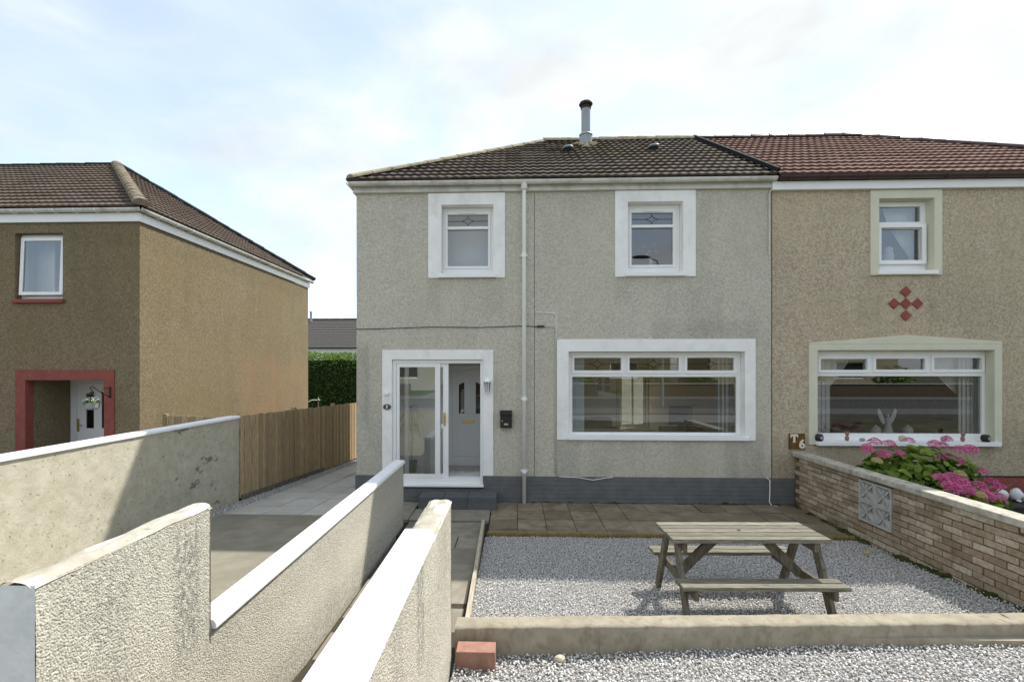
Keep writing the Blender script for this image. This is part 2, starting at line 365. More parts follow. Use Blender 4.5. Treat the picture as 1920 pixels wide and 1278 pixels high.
t = NT('weathered_wall_brick'); c = t.ramp(t.rand(), (0.0, (.36, .27, .185)), (.35, (.45, .35, .245)), (.7, (.55, .455, .34)), (1.0, (.63, .55, .43)))
c = t.mix(t.ramp(t.noise(18, 6, .7), (.4, 0.0), (.75, .65)), c, (.13, .10, .075))
c = t.mix(t.math('MULTIPLY', t.ramp(t.noise(2.4, 5, .6), (.5, 0.0), (.7, 1.0)), .55), c, (.15, .125, .085))
M['brick'] = t.done(c, .93, t.bump(t.noise(70, 5), .6, .006), .12)
M['brick_mortar'] = plain('brown_mortar', (.15, .12, .085), .95, .25, 12, .5, 60, .1, dirt=(.08, .085, .04), dirt_amt=.5, dirt_sc=2)
M['screen'] = plain('pale_concrete_block', (.50, .495, .46), .9, .08, 10, .3, 60, .15, dirt=(.28, .27, .24), dirt_amt=.5, dirt_sc=6)
M['coping'] = plain('weathered_concrete_coping', (.50, .475, .40), .93, .2, 9, .7, 45, .12, dirt=(.17, .16, .125), dirt_amt=.75, dirt_sc=7)
M['kerb'] = plain('weathered_concrete_kerb', (.36, .325, .25), .95, .14, 6, .6, 55, .1, dirt=(.19, .13, .09), dirt_amt=.6, dirt_sc=16)
M['red_block'] = plain('red_brick_face', (.36, .20, .155), .9, .15, 12, .4, 70, .12)
def woodmat(name, a, b, dark, grain, rough=.85):
    t = NT(name); c = t.ramp(t.rand(), (0.0, a), (1.0, b))
    c = t.mix(t.ramp(t.noise(6, 6, .7, grain), (.40, 0.0), (.62, .85)), c, dark)
    return t.done(c, rough, t.bump(t.noise(14, 4, .6, grain), .45, .004), .15)
M['table_wood'] = woodmat('weathered_grey_wood', (.22, .205, .155), (.37, .355, .285), (.075, .068, .05), (1.0, 20, 20))
M['leg_wood'] = woodmat('weathered_leg_wood', (.17, .15, .115), (.235, .215, .17), (.075, .065, .05), (6, 6, 1.5))
M['fence_wood'] = woodmat('fence_wood', (.36, .275, .17), (.62, .46, .27), (.27, .205, .125), (9, 9, .9))
M['new_wood'] = woodmat('pale_edging_wood', (.50, .45, .35), (.58, .53, .43), (.33, .29, .21), (9, 1, 9))
t = NT('grey_gravel'); at = t.n('ShaderNodeAttribute'); at.attribute_name = 'tint'
c = t.ramp(at.outputs['Fac'], (0.0, (.48, .475, .455)), (.5, (.66, .652, .63)), (.9, (.79, .78, .755)), (1.0, (.66, .58, .48)))
M['gravel'] = t.done(t.mix(t.ramp(t.noise(130, 3), (.4, 0.0), (.7, .35)), c, (.40, .39, .38)), .9, None, .15)
M['gravel_bed'] = plain('gravel_bed', (.30, .295, .285), .95, .4, 45, .9, 60, .1)
M['soil'] = plain('garden_soil', (.075, .058, .04), .97, .3, 10, .7, 40, .1)
M['grass'] = plain('lawn', (.055, .10, .028), .95, .3, 14, .5, 80, .1)
M['asphalt'] = plain('asphalt', (.10, .10, .098), .93, .15, 8, .3, 90, .15)
M['pavement'] = plain('pavement_concrete', (.18, .176, .165), .93, .1, 4, .3, 60, .15)
M['ground'] = plain('rough_ground', (.11, .105, .07), .97, .3, 1.2, .4, 30, .1)
def leafmat(name, a, b, rough=.5, tr=.25):
    t = NT(name); at = t.n('ShaderNodeAttribute'); at.attribute_name = 'tint'
    c = t.ramp(at.outputs['Fac'], (0.0, a), (1.0, b)); m = t.done(c, rough, None, .35)
    tl = t.n('ShaderNodeBsdfTranslucent'); t.l(c, tl.inputs[0]); mx = t.n('ShaderNodeMixShader'); mx.inputs[0].default_value = tr
    t.l(t.b.outputs[0], mx.inputs[1]); t.l(tl.outputs[0], mx.inputs[2]); t.l(mx.outputs[0], t.out.inputs[0]); return m
M['leaf'] = leafmat('hydrangea_leaf', (.05, .12, .018), (.27, .38, .04), .45, .4)
M['petal'] = leafmat('pink_petal', (.50, .05, .24), (.80, .28, .52), .7, .35)
M['petal_pale'] = leafmat('pale_petal', (.52, .42, .16), (.66, .55, .30), .7, .35)
M['hedge'] = leafmat('hedge_leaf', (.03, .075, .012), (.20, .33, .04), .5, .35)
M['drypalm'] = leafmat('dry_plant', (.30, .24, .12), (.45, .38, .20), .7, .2)
M['white_glaze'] = plain('white_ornament', (.74, .76, .77), .5, .05, 8, .1, 40, .3)
M['terracotta'] = plain('pinkish_figurine', (.36, .19, .15), .8, .25, 30)
M['stone_grey'] = plain('grey_stone_ornament', (.36, .37, .36), .9, .2, 25, .3, 60)
M['cream_shell'] = plain('cream_shell', (.58, .54, .42), .8, .2, 25)
M['rust'] = plain('rusty_plate', (.17, .085, .03), .85, .3, 12, .2, 60, .15)
M['pot'] = plain('slate_plant_pot', (.045, .055, .07), .6, .1, 8)
def glassmat(name, tint, refl, minr):
    t = NT(name); tr = t.n('ShaderNodeBsdfTransparent'); tr.inputs[0].default_value = (*tint, 1)
    gl = t.n('ShaderNodeBsdfGlossy'); gl.inputs['Roughness'].default_value = 0.0; gl.inputs[0].default_value = (.95, .98, 1, 1)
    fr = t.n('ShaderNodeFresnel'); fr.inputs[0].default_value = 1.52
    f = t.math('ADD', t.math('MULTIPLY', fr.outputs[0], refl), minr)
    mx = t.n('ShaderNodeMixShader'); t.l(f, mx.inputs[0]); t.l(tr.outputs[0], mx.inputs[1]); t.l(gl.outputs[0], mx.inputs[2]); t.l(mx.outputs[0], t.out.inputs[0])
    t.t.nodes.remove(t.b); return t.m
M['glass'] = glassmat('window_glass', (.93, .95, .94), 1.8, .085)
M['glass_dark'] = glassmat('dark_glass', (.10, .11, .11), 1.2, .03)
M['lamp_glass'] = glassmat('lantern_glass', (.9, .92, .92), 1.0, .05)

t = NT('mortar_capping'); c = t.ramp(t.noise(9, 6, .65), (.3, (.36, .335, .27)), (.7, (.48, .455, .385)))
c = t.mix(t.ramp(t.noise(3.2, 6, .6, (2.5, .8, 1), 0, (1, 3, 0)), (.50, 0.0), (.58, .9)), c, (.70, .70, .67))
c = t.mix(t.ramp(t.noise(11, 6, .7), (.60, 0.0), (.70, .8)), c, (.19, .165, .11))
M['mortar_top'] = t.done(c, .92, t.bump(t.noise(55, 5), .5, .006), .12)

# ================================================================== THE SETTING
def drive_z(y): return .02 - .075 * y                     # the drive falls towards the back of the plots
def structure(o): o['kind'] = 'structure'; return o
def ground_z(x, y):
    if y <= -9: return .50
    if y >= 14: return -1.12
    base = drive_z(y) - .13
    if -1.75 < x < 14 and -5.6 < y < .5: return min(base, -.14)
    return base
xs = [-420, -120, -40, -20, -10, -4.9, -1.76, -1.74, -.5, 4.8, 13.9, 14.1, 40, 120, 420]
ys = [-420, -120, -40, -18, -9, -7.5, -5.62, -5.58, -4, -2, .48, .52, 3, 6, 9, 14, 20, 40, 120, 420]
g = MB()
for x in xs:
    for y in ys: g.v.append((x, y, ground_z(x, y)))
for i in range(len(xs)-1):
    for j in range(len(ys)-1): g.f.append((i*len(ys)+j, (i+1)*len(ys)+j, (i+1)*len(ys)+j+1, i*len(ys)+j+1))
structure(g.build('ground', M['ground']))
# street behind the viewer
structure(MB().box(-80, 80, -17.6, -11.4, .30, .52).build('road', M['asphalt']))
structure(MB().box(-80, 80, -11.4, -9.2, .30, .64).build('pavement', M['pavement'], bevel=.02))
structure(MB().box(-80, 80, -19.6, -17.6, .30, .64).build('pavement', M['pavement'], bevel=.02))
structure(MB().box(-80, 80, -27.8, -19.6, .30, .60).build('lawn', M['grass']))
# drive between the two left walls
d = MB()
for y0, y1 in ((-9.2, -5), (-5, -1.14)):
    d.add([(-4.72, y0, drive_z(y0)), (-1.74, y0, drive_z(y0)), (-1.74, y1, drive_z(y1)), (-4.72, y1, drive_z(y1)),
           (-4.72, y0, drive_z(y0)-.25), (-1.74, y0, drive_z(y0)-.25), (-1.74, y1, drive_z(y1)-.25), (-4.72, y1, drive_z(y1)-.25)],
          [(0,1,2,3), (7,6,5,4), (0,4,5,1), (1,5,6,2), (2,6,7,3), (3,7,4,0)])
structure(d.build('driveway', M['concrete']))
sp = structure(MB().add([(-4.40, -1.14, drive_z(-1.14)-.03), (-2.60, -1.14, drive_z(-1.14)-.03), (-2.60, 9.2, drive_z(9.2)-.03), (-4.40, 9.2, drive_z(9.2)-.03)], [(0,1,2,3)]).build('side_path', M['joint']))
yy = -1.14; row = 0
while yy < 9.0:
    for k in range(3):
        x0 = -4.38 + k*.585; ln = .585; j = rng.normal(0, .003)
        a, b = yy + .005, yy + ln - .005
        m = MB().add([(x0+.005, a, drive_z(a)+j), (x0+.58, a, drive_z(a)-j), (x0+.58, b, drive_z(b)-j), (x0+.005, b, drive_z(b)+j),
                      (x0+.005, a, drive_z(a)-.05), (x0+.58, a, drive_z(a)-.05), (x0+.58, b, drive_z(b)-.05), (x0+.005, b, drive_z(b)-.05)],
                     [(0,1,2,3), (0,4,5,1), (1,5,6,2), (2,6,7,3), (3,7,4,0)])
        m.build('slab', M['slab_grey'], sp)
    yy += .59
# patio in front of the house
pt = structure(MB().box(-2.8, 4.72, -1.50, .02, -.12, -.062).build('patio', M['joint']))
pw = .422
for r in range(4):
    for k in range(13):
        x0 = -.36 + k*pw; y1 = -.035 - r*.425; y0 = y1 - .415 if r < 3 else -1.47
        if x0 + pw > 4.74: continue
        off = .0 if k % 2 == 0 else 0
        z = -.004 - .007*r + rng.normal(0, .0035); tl = rng.normal(0, .004)
        x1 = x0 + pw - .009
        MB().add([(x0,y0,z-tl),(x1,y0,z+tl),(x1,y1,z+tl+.006),(x0,y1,z-tl+.006),(x0,y0,z-.05),(x1,y0,z-.05),(x1,y1,z-.05),(x0,y1,z-.05)],
                 [(0,1,2,3),(0,4,5,1),(1,5,6,2),(2,6,7,3),(3,7,4,0)]).build('slab', M['slab'], pt)
MB().box(4.285+.42, 4.72, -1.47, -.035, -.05, -.02).build('slab', M['slab'], pt)
for k, (x0, x1, y0, y1) in enumerate(((-1.06, -.37, -.98, -.42), (-1.60, -1.07, -.98, -.42), (-2.2, -1.61, -.98, -.03), (-2.75, -2.21, -.98, -.03))):
    MB().box(x0, x1-.008, y0, y1-.008, -.05, -.006+.002*k).build('slab', M['slab_dark'], pt)
# garden path between right wall, timber edge
gp = structure(MB().add([(-1.60, -9.0, .45), (-.40, -9.0, .45), (-.40, -4.5, .02), (-1.60, -4.5, .02), (-.40, -.98, -.05), (-1.60, -.98, -.05)], [(0,1,2,3), (3,2,4,5)]).build('garden_path', M['joint']))
yy = -1.0; r = 0
while yy > -4.5:
    ln = (.60, .45, .50, .45)[r % 4]; w = (.62, .30, .34, .5)[r % 4]
    for x0, x1 in ((-1.58, -.46 - w), (-.455 - w, -.46)):
        z = -.022 - (yy + 1.0)*.012 + rng.normal(0, .003)
        MB().box(x0, x1-.01, yy-ln, yy-.01, z-.06, z).build('slab', M['slab_dark'], gp)
    yy -= ln; r += 1
# gravel
def hull_stone(seed):
    r_ = np.random.default_rng(seed); bm = bmesh.new()
    p = r_.normal(size=(9, 3)); p /= np.linalg.norm(p, axis=1)[:, None]; p *= r_.uniform(.75, 1.0, (9, 1)) * np.array([1, .8, .62])
    for q in p: bm.verts.new(q)
    h = bmesh.ops.convex_hull(bm, input=bm.verts)
    for e in h.get('geom_interior', []) :
        if isinstance(e, bmesh.types.BMVert) and e.is_valid: bm.verts.remove(e)
    bmesh.ops.triangulate(bm, faces=bm.faces); bm.verts.index_update()
    V = np.array([v.co[:] for v in bm.verts]); Ff = np.array([[v.index for v in f.verts] for f in bm.faces]); bm.free(); return V, Ff
STONES = [hull_stone(s) for s in range(12)]
def gravel(name, pts, zf, smin, smax, label, seed):
    r_ = np.random.default_rng(seed); n = len(pts); VV = []; FF = []; TT = []; base = 0
    kind = r_.integers(0, len(STONES), n)
    for k, (V, Ff) in enumerate(STONES):
        P = pts[kind == k]; m = len(P)
        if not m: continue
        s = smin + (smax - smin) * r_.beta(2, 2.6, m)
        q = r_.normal(size=(m, 4)); q[:, 1:3] *= .45; q /= np.linalg.norm(q, axis=1)[:, None]; w, x, y, z = q.T
        Rm = np.stack([1-2*(y*y+z*z), 2*(x*y-z*w), 2*(x*z+y*w), 2*(x*y+z*w), 1-2*(x*x+z*z), 2*(y*z-x*w), 2*(x*z-y*w), 2*(y*z+x*w), 1-2*(x*x+y*y)], -1).reshape(m, 3, 3)
        W = np.einsum('mij,vj->mvi', Rm, V) * s[:, None, None]
        W[:, :, 0] += P[:, 0, None]; W[:, :, 1] += P[:, 1, None]; W[:, :, 2] += (zf(P[:, 0], P[:, 1]) + s*.25 + r_.uniform(-.006, .012, m))[:, None]
        VV.append(W.reshape(-1, 3)); FF.append((Ff[None] + (np.arange(m)*len(V))[:, None, None]).reshape(-1, 3) + base); base += m*len(V)
        TT.append(np.repeat(r_.uniform(0, 1, m)**1.05, len(V)))
    o = obj(name, np_mesh(name, np.concatenate(VV), np.concatenate(FF), M['gravel'], attr=np.concatenate(TT)))
    return tag(o, label, 'gravel', kind='stuff')
def pts_in(x0, x1, y0, y1, spacing, seed):
    r_ = np.random.default_rng(seed)
    X, Y = np.meshgrid(np.arange(x0, x1, spacing), np.arange(y0, y1, spacing)); P = np.stack([X.ravel(), Y.ravel()], -1)
    P += r_.uniform(-.5, .5, P.shape) * spacing; return P[(P[:, 0] > x0) & (P[:, 0] < x1) & (P[:, 1] > y0) & (P[:, 1] < y1)]
def bed_z(x, y):      # garden gravel rises a little towards the kerb and against the brick wall
    t = np.clip((-1.5 - y) / 2.6, 0, 1)
    return -.045 + .11*t**1.2 + .05*np.clip((x-3.6)/1.1, 0, 1)*t + .018*(fbm(x*1.6+7, y*1.6, 3, 5)-.45)
P = np.concatenate([pts_in(-.39, 4.71, -4.32, -1.53, .0225, 1), pts_in(-.39, 4.71, -4.32, -1.53, .045, 2)])
def sheet(name, x0, x1, y0, y1, zf, mat, n=40, m=30):
    X, Y = np.meshgrid(np.linspace(x0, x1, n), np.linspace(y0, y1, m), indexing='ij'); Z = zf(X, Y)
    i = np.arange(n*m).reshape(n, m); Fq = np.stack([i[:-1,:-1], i[1:,:-1], i[1:,1:], i[:-1,1:]], -1).reshape(-1, 4)
    return structure(obj(name, np_mesh(name, np.stack([X, Y, Z], -1).reshape(-1, 3), Fq, mat, True)))
sheet('gravel_bed', -.40, 4.73, -4.40, -1.52, lambda x, y: bed_z(x, y) - .006, M['gravel_bed'])
P = P[P[:, 1] > -4.40 + .0474*(P[:, 0]+.456)]
gravel('gravel', P, bed_z, .0085, .0175, 'pale grey loose gravel around the picnic table', 3)
def front_z(x, y):
    t = np.clip((-4.5 - y) / 4.5, 0, 1); return .075 + .42*t +     .09*np.clip(x/4, 0, 1) + .02*(fbm(x*1.4, y*1.4, 3, 9)-.45)
P = np.concatenate([pts_in(-.44, 5.2, -6.2, -4.1, .0265, 4), pts_in(-.44, 5.2, -6.2, -4.1, .05, 5)])
P = P[P[:, 1] < -4.36 + .0474*(P[:, 0]+.456)]
sheet('gravel_bed', -.45, 9.0, -9.2, -4.2, lambda x, y: front_z(x, y) - .008, M['gravel_bed'])
gravel('gravel', P, front_z, .010, .0225, 'coarser grey gravel in front of the low kerb wall', 6)
P = pts_in(-4.68, -4.37, -1.6, 7.5, .034, 7)
gravel('gravel', P, lambda x, y: drive_z(y) - .012 + 0*x, .010, .021, 'narrow strip of grey gravel along the foot of the fence', 8)
structure(MB().add([(-4.72, -1.6, drive_z(-1.6)-.01), (-4.36, -1.6, drive_z(-1.6)-.01), (-4.36, 9.2, drive_z(9.2)-.022), (-4.72, 9.2, drive_z(9.2)-.022)], [(0,1,2,3)]).build('gravel_bed', M['gravel_bed']))
# neighbours' gardens and back gardens
structure(MB().box(4.86, 14, -4.6, .02, -.1, .12).build('neighbour_garden', M['soil']))
structure(MB().add([(-22, -9.2, .50), (-4.86, -9.2, .50), (-4.86, 1.3, .02), (-22, 1.3, .02)], [(0,1,2,3)]).build('neighbour_drive', M['pavement']))
structure(MB().add([(-4.85, 9.2, -.72), (14, 9.2, -.72), (14, 19, -1.10), (-4.85, 19, -1.10)], [(0,1,2,3)]).build('back_lawn', M['grass']))

# ================================================================== HOUSES
TW, TL, TG = .30, .385, .305
def tile_profile():
    us = np.linspace(0, .2975, 11); return us, .014*(.5+.5*np.cos(2*np.pi*(us-.075)/.15))**1.4
def tile_mesh(mat):
    us, hs = tile_profile(); b = MB(); n = len(us)
    top = [(u, 0, .046+h) for u, h in zip(us, hs)]; back = [(u, TL, .002+h) for u, h in zip(us, hs)]; low = [(u, .004, .008+h*.5) for u, h in zip(us, hs)]
    b.v = top + back + low
    b.f = [(i, i+1, n+i+1, n+i) for i in range(n-1)] + [(2*n+i, 2*n+i+1, i+1, i) for i in range(n-1)]
    return b.mesh('roof_tile', mat)
def slope(o, ud, vd, ulen, vlen, clips, me, mat, roof, individual, limit=300):
    """lay tiles from eave corner o along ud and up vd; clips = list of ((u,v) point, (nu,nv) outward)"""
    o = Vector(o); ud = Vector(ud).normalized(); vd = Vector(vd).normalized(); nd = ud.cross(vd)
    B = Matrix((ud, vd, nd)).transposed().to_4x4(); rest = bmesh.new(); made = 0
    clips = list(clips) + [((0, vlen), (0, 1))]
    for r in range(int(math.ceil(vlen/TG))):
        for k in range(int(math.ceil(ulen/TW))):
            u0, v0 = k*TW, r*TG; L = min(TL, vlen - v0 + .03)
            cs = [(u0, v0), (u0+TW, v0), (u0, v0+L), (u0+TW, v0+L)]
            st = 0; cut = []
            for (p, nn) in clips:
                dd = [(c[0]-p[0])*nn[0] + (c[1]-p[1])*nn[1] for c in cs]
                if min(dd) > -.01: st = 2; break
                if max(dd) > .0: cut.append((p, nn))
            if st == 2: continue
            jit = Matrix.Rotation(rng.normal(0, .006), 4, 'Z') @ Matrix.Rotation(rng.normal(0, .006), 4, 'X')
            W = Matrix.Translation(o + ud*u0 + vd*(v0 + rng.normal(0, .003))) @ B @ jit
            if not cut and individual and made < limit:
                obj('roof_tile', me, roof, W); made += 1; continue
            bm = bmesh.new(); bm.from_mesh(me)
            for (p, nn) in cut:
                bmesh.ops.bisect_plane(bm, geom=bm.verts[:]+bm.edges[:]+bm.faces[:], dist=1e-5, plane_co=(p[0]-u0, p[1]-v0, 0), plane_no=(nn[0], nn[1], 0), clear_outer=True)
            if len(bm.faces) == 0: bm.free(); continue
            m2 = bpy.data.meshes.new('roof_tile'); bm.to_mesh(m2); bm.free()
            if individual and made < limit:
                m2.materials.append(mat); obj('roof_tile', m2, roof, W); made += 1
            else:
                m2.transform(W); rest.from_mesh(m2); bpy.data.meshes.remove(m2)
    if len(rest.faces):
        m2 = bpy.data.meshes.new('roof_tiles'); rest.to_mesh(m2); m2.materials.append(mat)
        tag(obj('roof_tiles', m2, roof), kind='stuff')
    rest.free()
def caps(p, q, r, n, mat, roof, name, squash=.8):
    p = Vector(p); q = Vector(q); L = (q-p).length; d = (q-p)/L; k = max(1, round(L/n))
    side = d.cross(Vector((0, 0, 1))).normalized(); up = side.cross(d)
    for i in range(k):
        a = p + d*(L*i/k); b = p + d*(L*(i+1)/k + .02); ra = r*1.06; rb = r*.97
        m = MB(); vs = []
        for c, rr in ((a, ra), (b, rb)):
            for t_ in range(9):
                an = math.pi*(t_/8*1.1-.05); vs.append(c + side*math.cos(an)*rr + up*(math.sin(an)*rr*squash + rng.normal(0, .004)))
        m.add(vs, [(i_, i_+1, 10+i_, 9+i_) for i_ in range(8)] + [tuple(range(9))[::-1], tuple(range(9, 18))])
        m.build(name, mat, roof, smooth=False)
def ugutter(axis, a, b, c0, cz, mat, parent, name='gutter', r=.058, t_=.005):
    poly = [(c0 + r*math.cos(math.pi + math.pi*i/10), cz + r*math.sin(math.pi + math.pi*i/10)) for i in range(11)]
    poly += [(c0 + (r-t_)*math.cos(math.pi + math.pi*i/10), cz + .0 + (r-t_)*math.sin(math.pi + math.pi*i/10)) for i in range(10, -1, -1)]
    return MB().prism(poly, axis, a, b).build(name, mat, parent)
def pane(parent, x0, x1, z0, z1, y, mat=None):
    return MB().quad((x0, y, z0), (x1, y, z0), (x1, y, z1), (x0, y, z1)).build('pane', mat or M['glass'], parent)
def window(house, x0, x1, z0, z1, y, panes, sashes=(), sill=None, name='window', gmat=None, fmat=None):
    fm = fmat or M['upvc']
    w = MB().plate(x0, x1, z0, z1, panes, y, y+.07).build(name, fm, house, bevel=.004)
    for p in panes: pane(w, *p, y+.03, gmat)
    for (o_, i_) in sashes: MB().plate(*o_, [i_], y-.018, y-.001).build('sash', fm, w, bevel=.004)
    if sill: MB().box(*sill).build('sill', fm, w, bevel=.006)
    return w
def leading(win, x0, x1, z0, z1, y):
    cx, cz = (x0+x1)/2, (z0+z1)/2; w = x1-x0; h = z1-z0; b = MB(); r = .0045
    dx, dz = w*.155, h*.32
    n = 7; pts = []
    for (ax, az), (bx, bz) in (((-dx, 0), (0, dz)), ((0, dz), (dx, 0)), ((dx, 0), (0, -dz)), ((0, -dz), (-dx, 0))):
        pr = []
        for i in range(n+1):
            s_ = i/n; px = ax+(bx-ax)*s_; pz = az+(bz-az)*s_; pull = 1 - .28*math.sin(math.pi*s_)
            pr.append((cx+px*pull, y, cz+pz*pull))
        b.tube(pr, r, 5)
    for p, q in (((x0, y, cz), (cx-dx, y, cz)), ((cx+dx, y, cz), (x1, y, cz)), ((cx, y, z0), (cx, y, cz-dz)), ((cx, y, cz+dz), (cx, y, z1))): b.tube([p, q], r*.8, 5)
    b.build('leading', M['lead'], win)
def blind_strips(name, label, cat, x0, x1, z0, z1, y, n, mat, tilt=.5, group=None):
    t_ = thing(name, label, cat, ((x0+x1)/2, y, z0), group=group)
    w = (x1-x0)/n
    for i in range(n):
        cx = x0 + (i+.5)*w; a = tilt + rng.normal(0, .06); dx, dy = math.cos(a)*.044, math.sin(a)*.044
        MB().add([(cx-dx, y-dy, z0), (cx+dx, y+dy, z0), (cx+dx, y+dy, z1), (cx-dx, y-dy, z1), (cx-dx, y-dy+.002, z0), (cx+dx, y+dy+.002, z0), (cx+dx, y+dy+.002, z1), (cx-dx, y-dy+.002, z1)],
                 [(0,1,2,3), (7,6,5,4), (0,3,7,4), (1,5,6,2)]).build('slat', mat, t_)
    return t_
def drape(name, label, x0, x1, z0, z1, y, mat, folds=6, amp=.03, tie=None, parent=None):
    """hanging cloth with folds; tie=(x_side, z) pulls the cloth to one side at that height"""
    nu, nv = 48, 24; V = []; Fq = []
    for j in range(nv+1):
        z = z1 + (z0-z1)*j/nv
        for i in range(nu+1):
            s_ = i/nu; a, b = x0, x1
            if tie:
                k = min(1, max(0, (z1-z)/(z1-tie[1])))
                f = 1 - .72*k**1.5 if z >= tie[1] else .28 + .10*(tie[1]-z)
                if tie[0] == 'r': a = x1 - (x1-x0)*f
                else: b = x0 + (x1-x0)*f
            V.append((a+(b-a)*s_, y + amp*math.sin(s_*folds*2*math.pi)*(.6+.4*j/nv), z))
    for j in range(nv):
        for i in range(nu): Fq.append((j*(nu+1)+i, (j+1)*(nu+1)+i, (j+1)*(nu+1)+i+1, j*(nu+1)+i+1))
    me = np_mesh(name, V, Fq, mat, True); o = obj(name, me)
    s_ = o.modifiers.new('cloth', 'SOLIDIFY'); s_.thickness = .003
    return tag(o, label, 'curtain')

# ---------------------------------------------------------------- the grey house
A = thing('grey_house', 'two-storey grey pebbledash house with white window bands and sliding porch door', 'house', (.8, 3.5, 0))
EX = .05
opA = {'w1': (-1.245, -.35, 3.895, 5.11), 'w2': (1.943, 2.868, 3.90, 5.125), 'big': (.938, 3.90, 1.125, 2.583), 'door': (-2.108, -.525, .27, 2.448)}
holes = [(a-EX, b+EX, c-EX, d+EX) for a, b, c, d in opA.values()]
W = MB().plate(-2.73, 4.35, -.1, 5.36, holes, 0, .26)
W.box(-2.73, -2.47, .26, 6.78, -1, 5.36); W.box(4.30, 4.35, .26, 6.78, -1, 5.36)
W.plate(-2.73, 4.35, -1, 5.36, [(3.30, 4.15, .46, 2.15), (.9, 3.0, 1.1, 2.4), (1.4, 2.6, 3.9, 5.0), (-1.6, -.5, 3.9, 5.0)], 6.78, 7.03)
W.build('wall', M['pebA'], A)
MB().box(-2.75, 4.36, .0, 7.0, -1.0, -.12).build('foundation', M['concrete'], A)
# thin dark movement joint and the party line
MB().box(.352, .358, -.0035, .001, .45, 5.3).build('render_joint', M['lead'], A)
# plinth: painted brick courses
p = MB()
for k in range(7):
    z0 = -.06 + k*.0725
    yf = -.022 + rng.normal(0, .001)
    for xa, xb in (((-2.745, -2.112), (-.515, 4.72)) if z0 + .0725 > .262 else ((-2.745, 4.72),)):
        p.box(xa, xb, yf, .0, z0, z0+.066); p.box(xa, xb-.01, -.018, .0, z0+.066, z0+.0725)
p.box(-2.745, -2.72, 0, 6.9, -.9, .4475)
p.build('plinth', M['slate_paint'], A)
# painted bands round the openings
def band(house, outer, hole, mat, name='window_surround', y0=-.022, y1=.155, ext=None):
    b = MB().plate(*outer, [hole], y0, y1)
    if ext: b.prism(ext, 'y', y0, y1)
    return b.build(name, mat, house, bevel=.006)
band(A, (-1.476, -.148, 3.853, 5.315), opA['w1'], M['white_paint'])
band(A, (1.726, 3.082, 3.853, 5.320), opA['w2'], M['white_paint'])
band(A, (.738, 4.078, 1.078, 2.793), opA['big'], M['white_paint'])
band(A, (-2.276, -.350, .452, 2.615), opA['door'], M['white_paint'], 'door_surround', y1=.10)
# upper windows
for (x0, x1, z0, z1), g0, g1 in ((opA['w1'], -1.155, -.45), (opA['w2'], 2.043, 2.748)):
    lo, hi = (g0, g1, 4.088, 4.728), (g0, g1, 4.778, 4.985)
    w = window(A, x0+.003, x1-.003, z0+.03, z1-.003, .14, [lo, hi], [((g0-.045, g1+.045, 4.045, 5.03), (g0-.004, g1+.004, 4.084, 4.99))],
               (x0-.045, x1+.045, -.06, .139, z0-.04, z0+.028))
    MB().box(g0-.003, g1+.003, .118, .1385, 4.73, 4.776).build('transom', M['upvc'], w, bevel=.003)
    MB().box((g0+g1)/2-.17, (g0+g1)/2+.17, .108, .121, 4.998, 5.016).build('trickle_vent', M['upvc'], w, bevel=.003)
    leading(w, *hi, .166)
# living room window
x0, x1, z0, z1 = opA['big']
top = [(1.057, 1.86, 2.263, 2.477), (2.007, 2.848, 2.263, 2.477), (2.994, 3.784, 2.263, 2.477)]; main = (1.02, 3.829, 1.19, 2.15)
w = window(A, x0+.003, x1-.003, z0+.012, z1-.003, .14, top+[main], [((a-.05, b+.05, c-.055, d+.05), (a-.003, b+.003, c-.003, d+.003)) for a, b, c, d in top],
           (x0-.01, x1+.06, -.055, .139, z0-.045, z0+.02))
for q in top:
    leading(w, *q, .166)
    MB().box(q[0]+.1, q[1]-.1, .11, .121, q[3]+.012, q[3]+.028).build('trickle_vent', M['upvc'], w, bevel=.003)
# sliding porch door, right half open
x0, x1, z0, z1 = opA['door']
dr = MB().plate(x0+.003, x1-.003, .30, z1-.003, [(-2.045, -.578, .385, 2.385)], .03, .10).build('sliding_door', M['upvc'], A, bevel=.004)
MB().box(x0+.005, x1+.01, -.06, .12, .262, .298).build('sill', M['upvc'], dr, bevel=.006)
l1 = MB().plate(-2.04, -1.275, .387, 2.383, [(-1.985, -1.365, .465, 2.318)], .035, .062).build('door_leaf', M['upvc'], dr, bevel=.004)
pane(l1, -1.985, -1.365, .465, 2.318, .048)
l2 = MB().plate(-1.905, -1.135, .387, 2.383, [(-1.83, -1.23, .465, 2.318)], .066, .093).build('door_leaf', M['upvc'], dr, bevel=.004)
pane(l2, -1.83, -1.23, .465, 2.318, .080)
MB().box(-1.222, -1.185, .052, .0655, 1.30, 1.53).build('door_handle', M['brass'], dr, bevel=.006)
MB().tube([(-1.203, .05, 1.36), (-1.203, .02, 1.38), (-1.203, .02, 1.45), (-1.203, .05, 1.47)], .009, 6).build('door_handle', M['brass'], dr)
MB().box(-.577, -.567, .04, .07, 1.37, 1.46).build('lock_keep', M['brass'], dr)
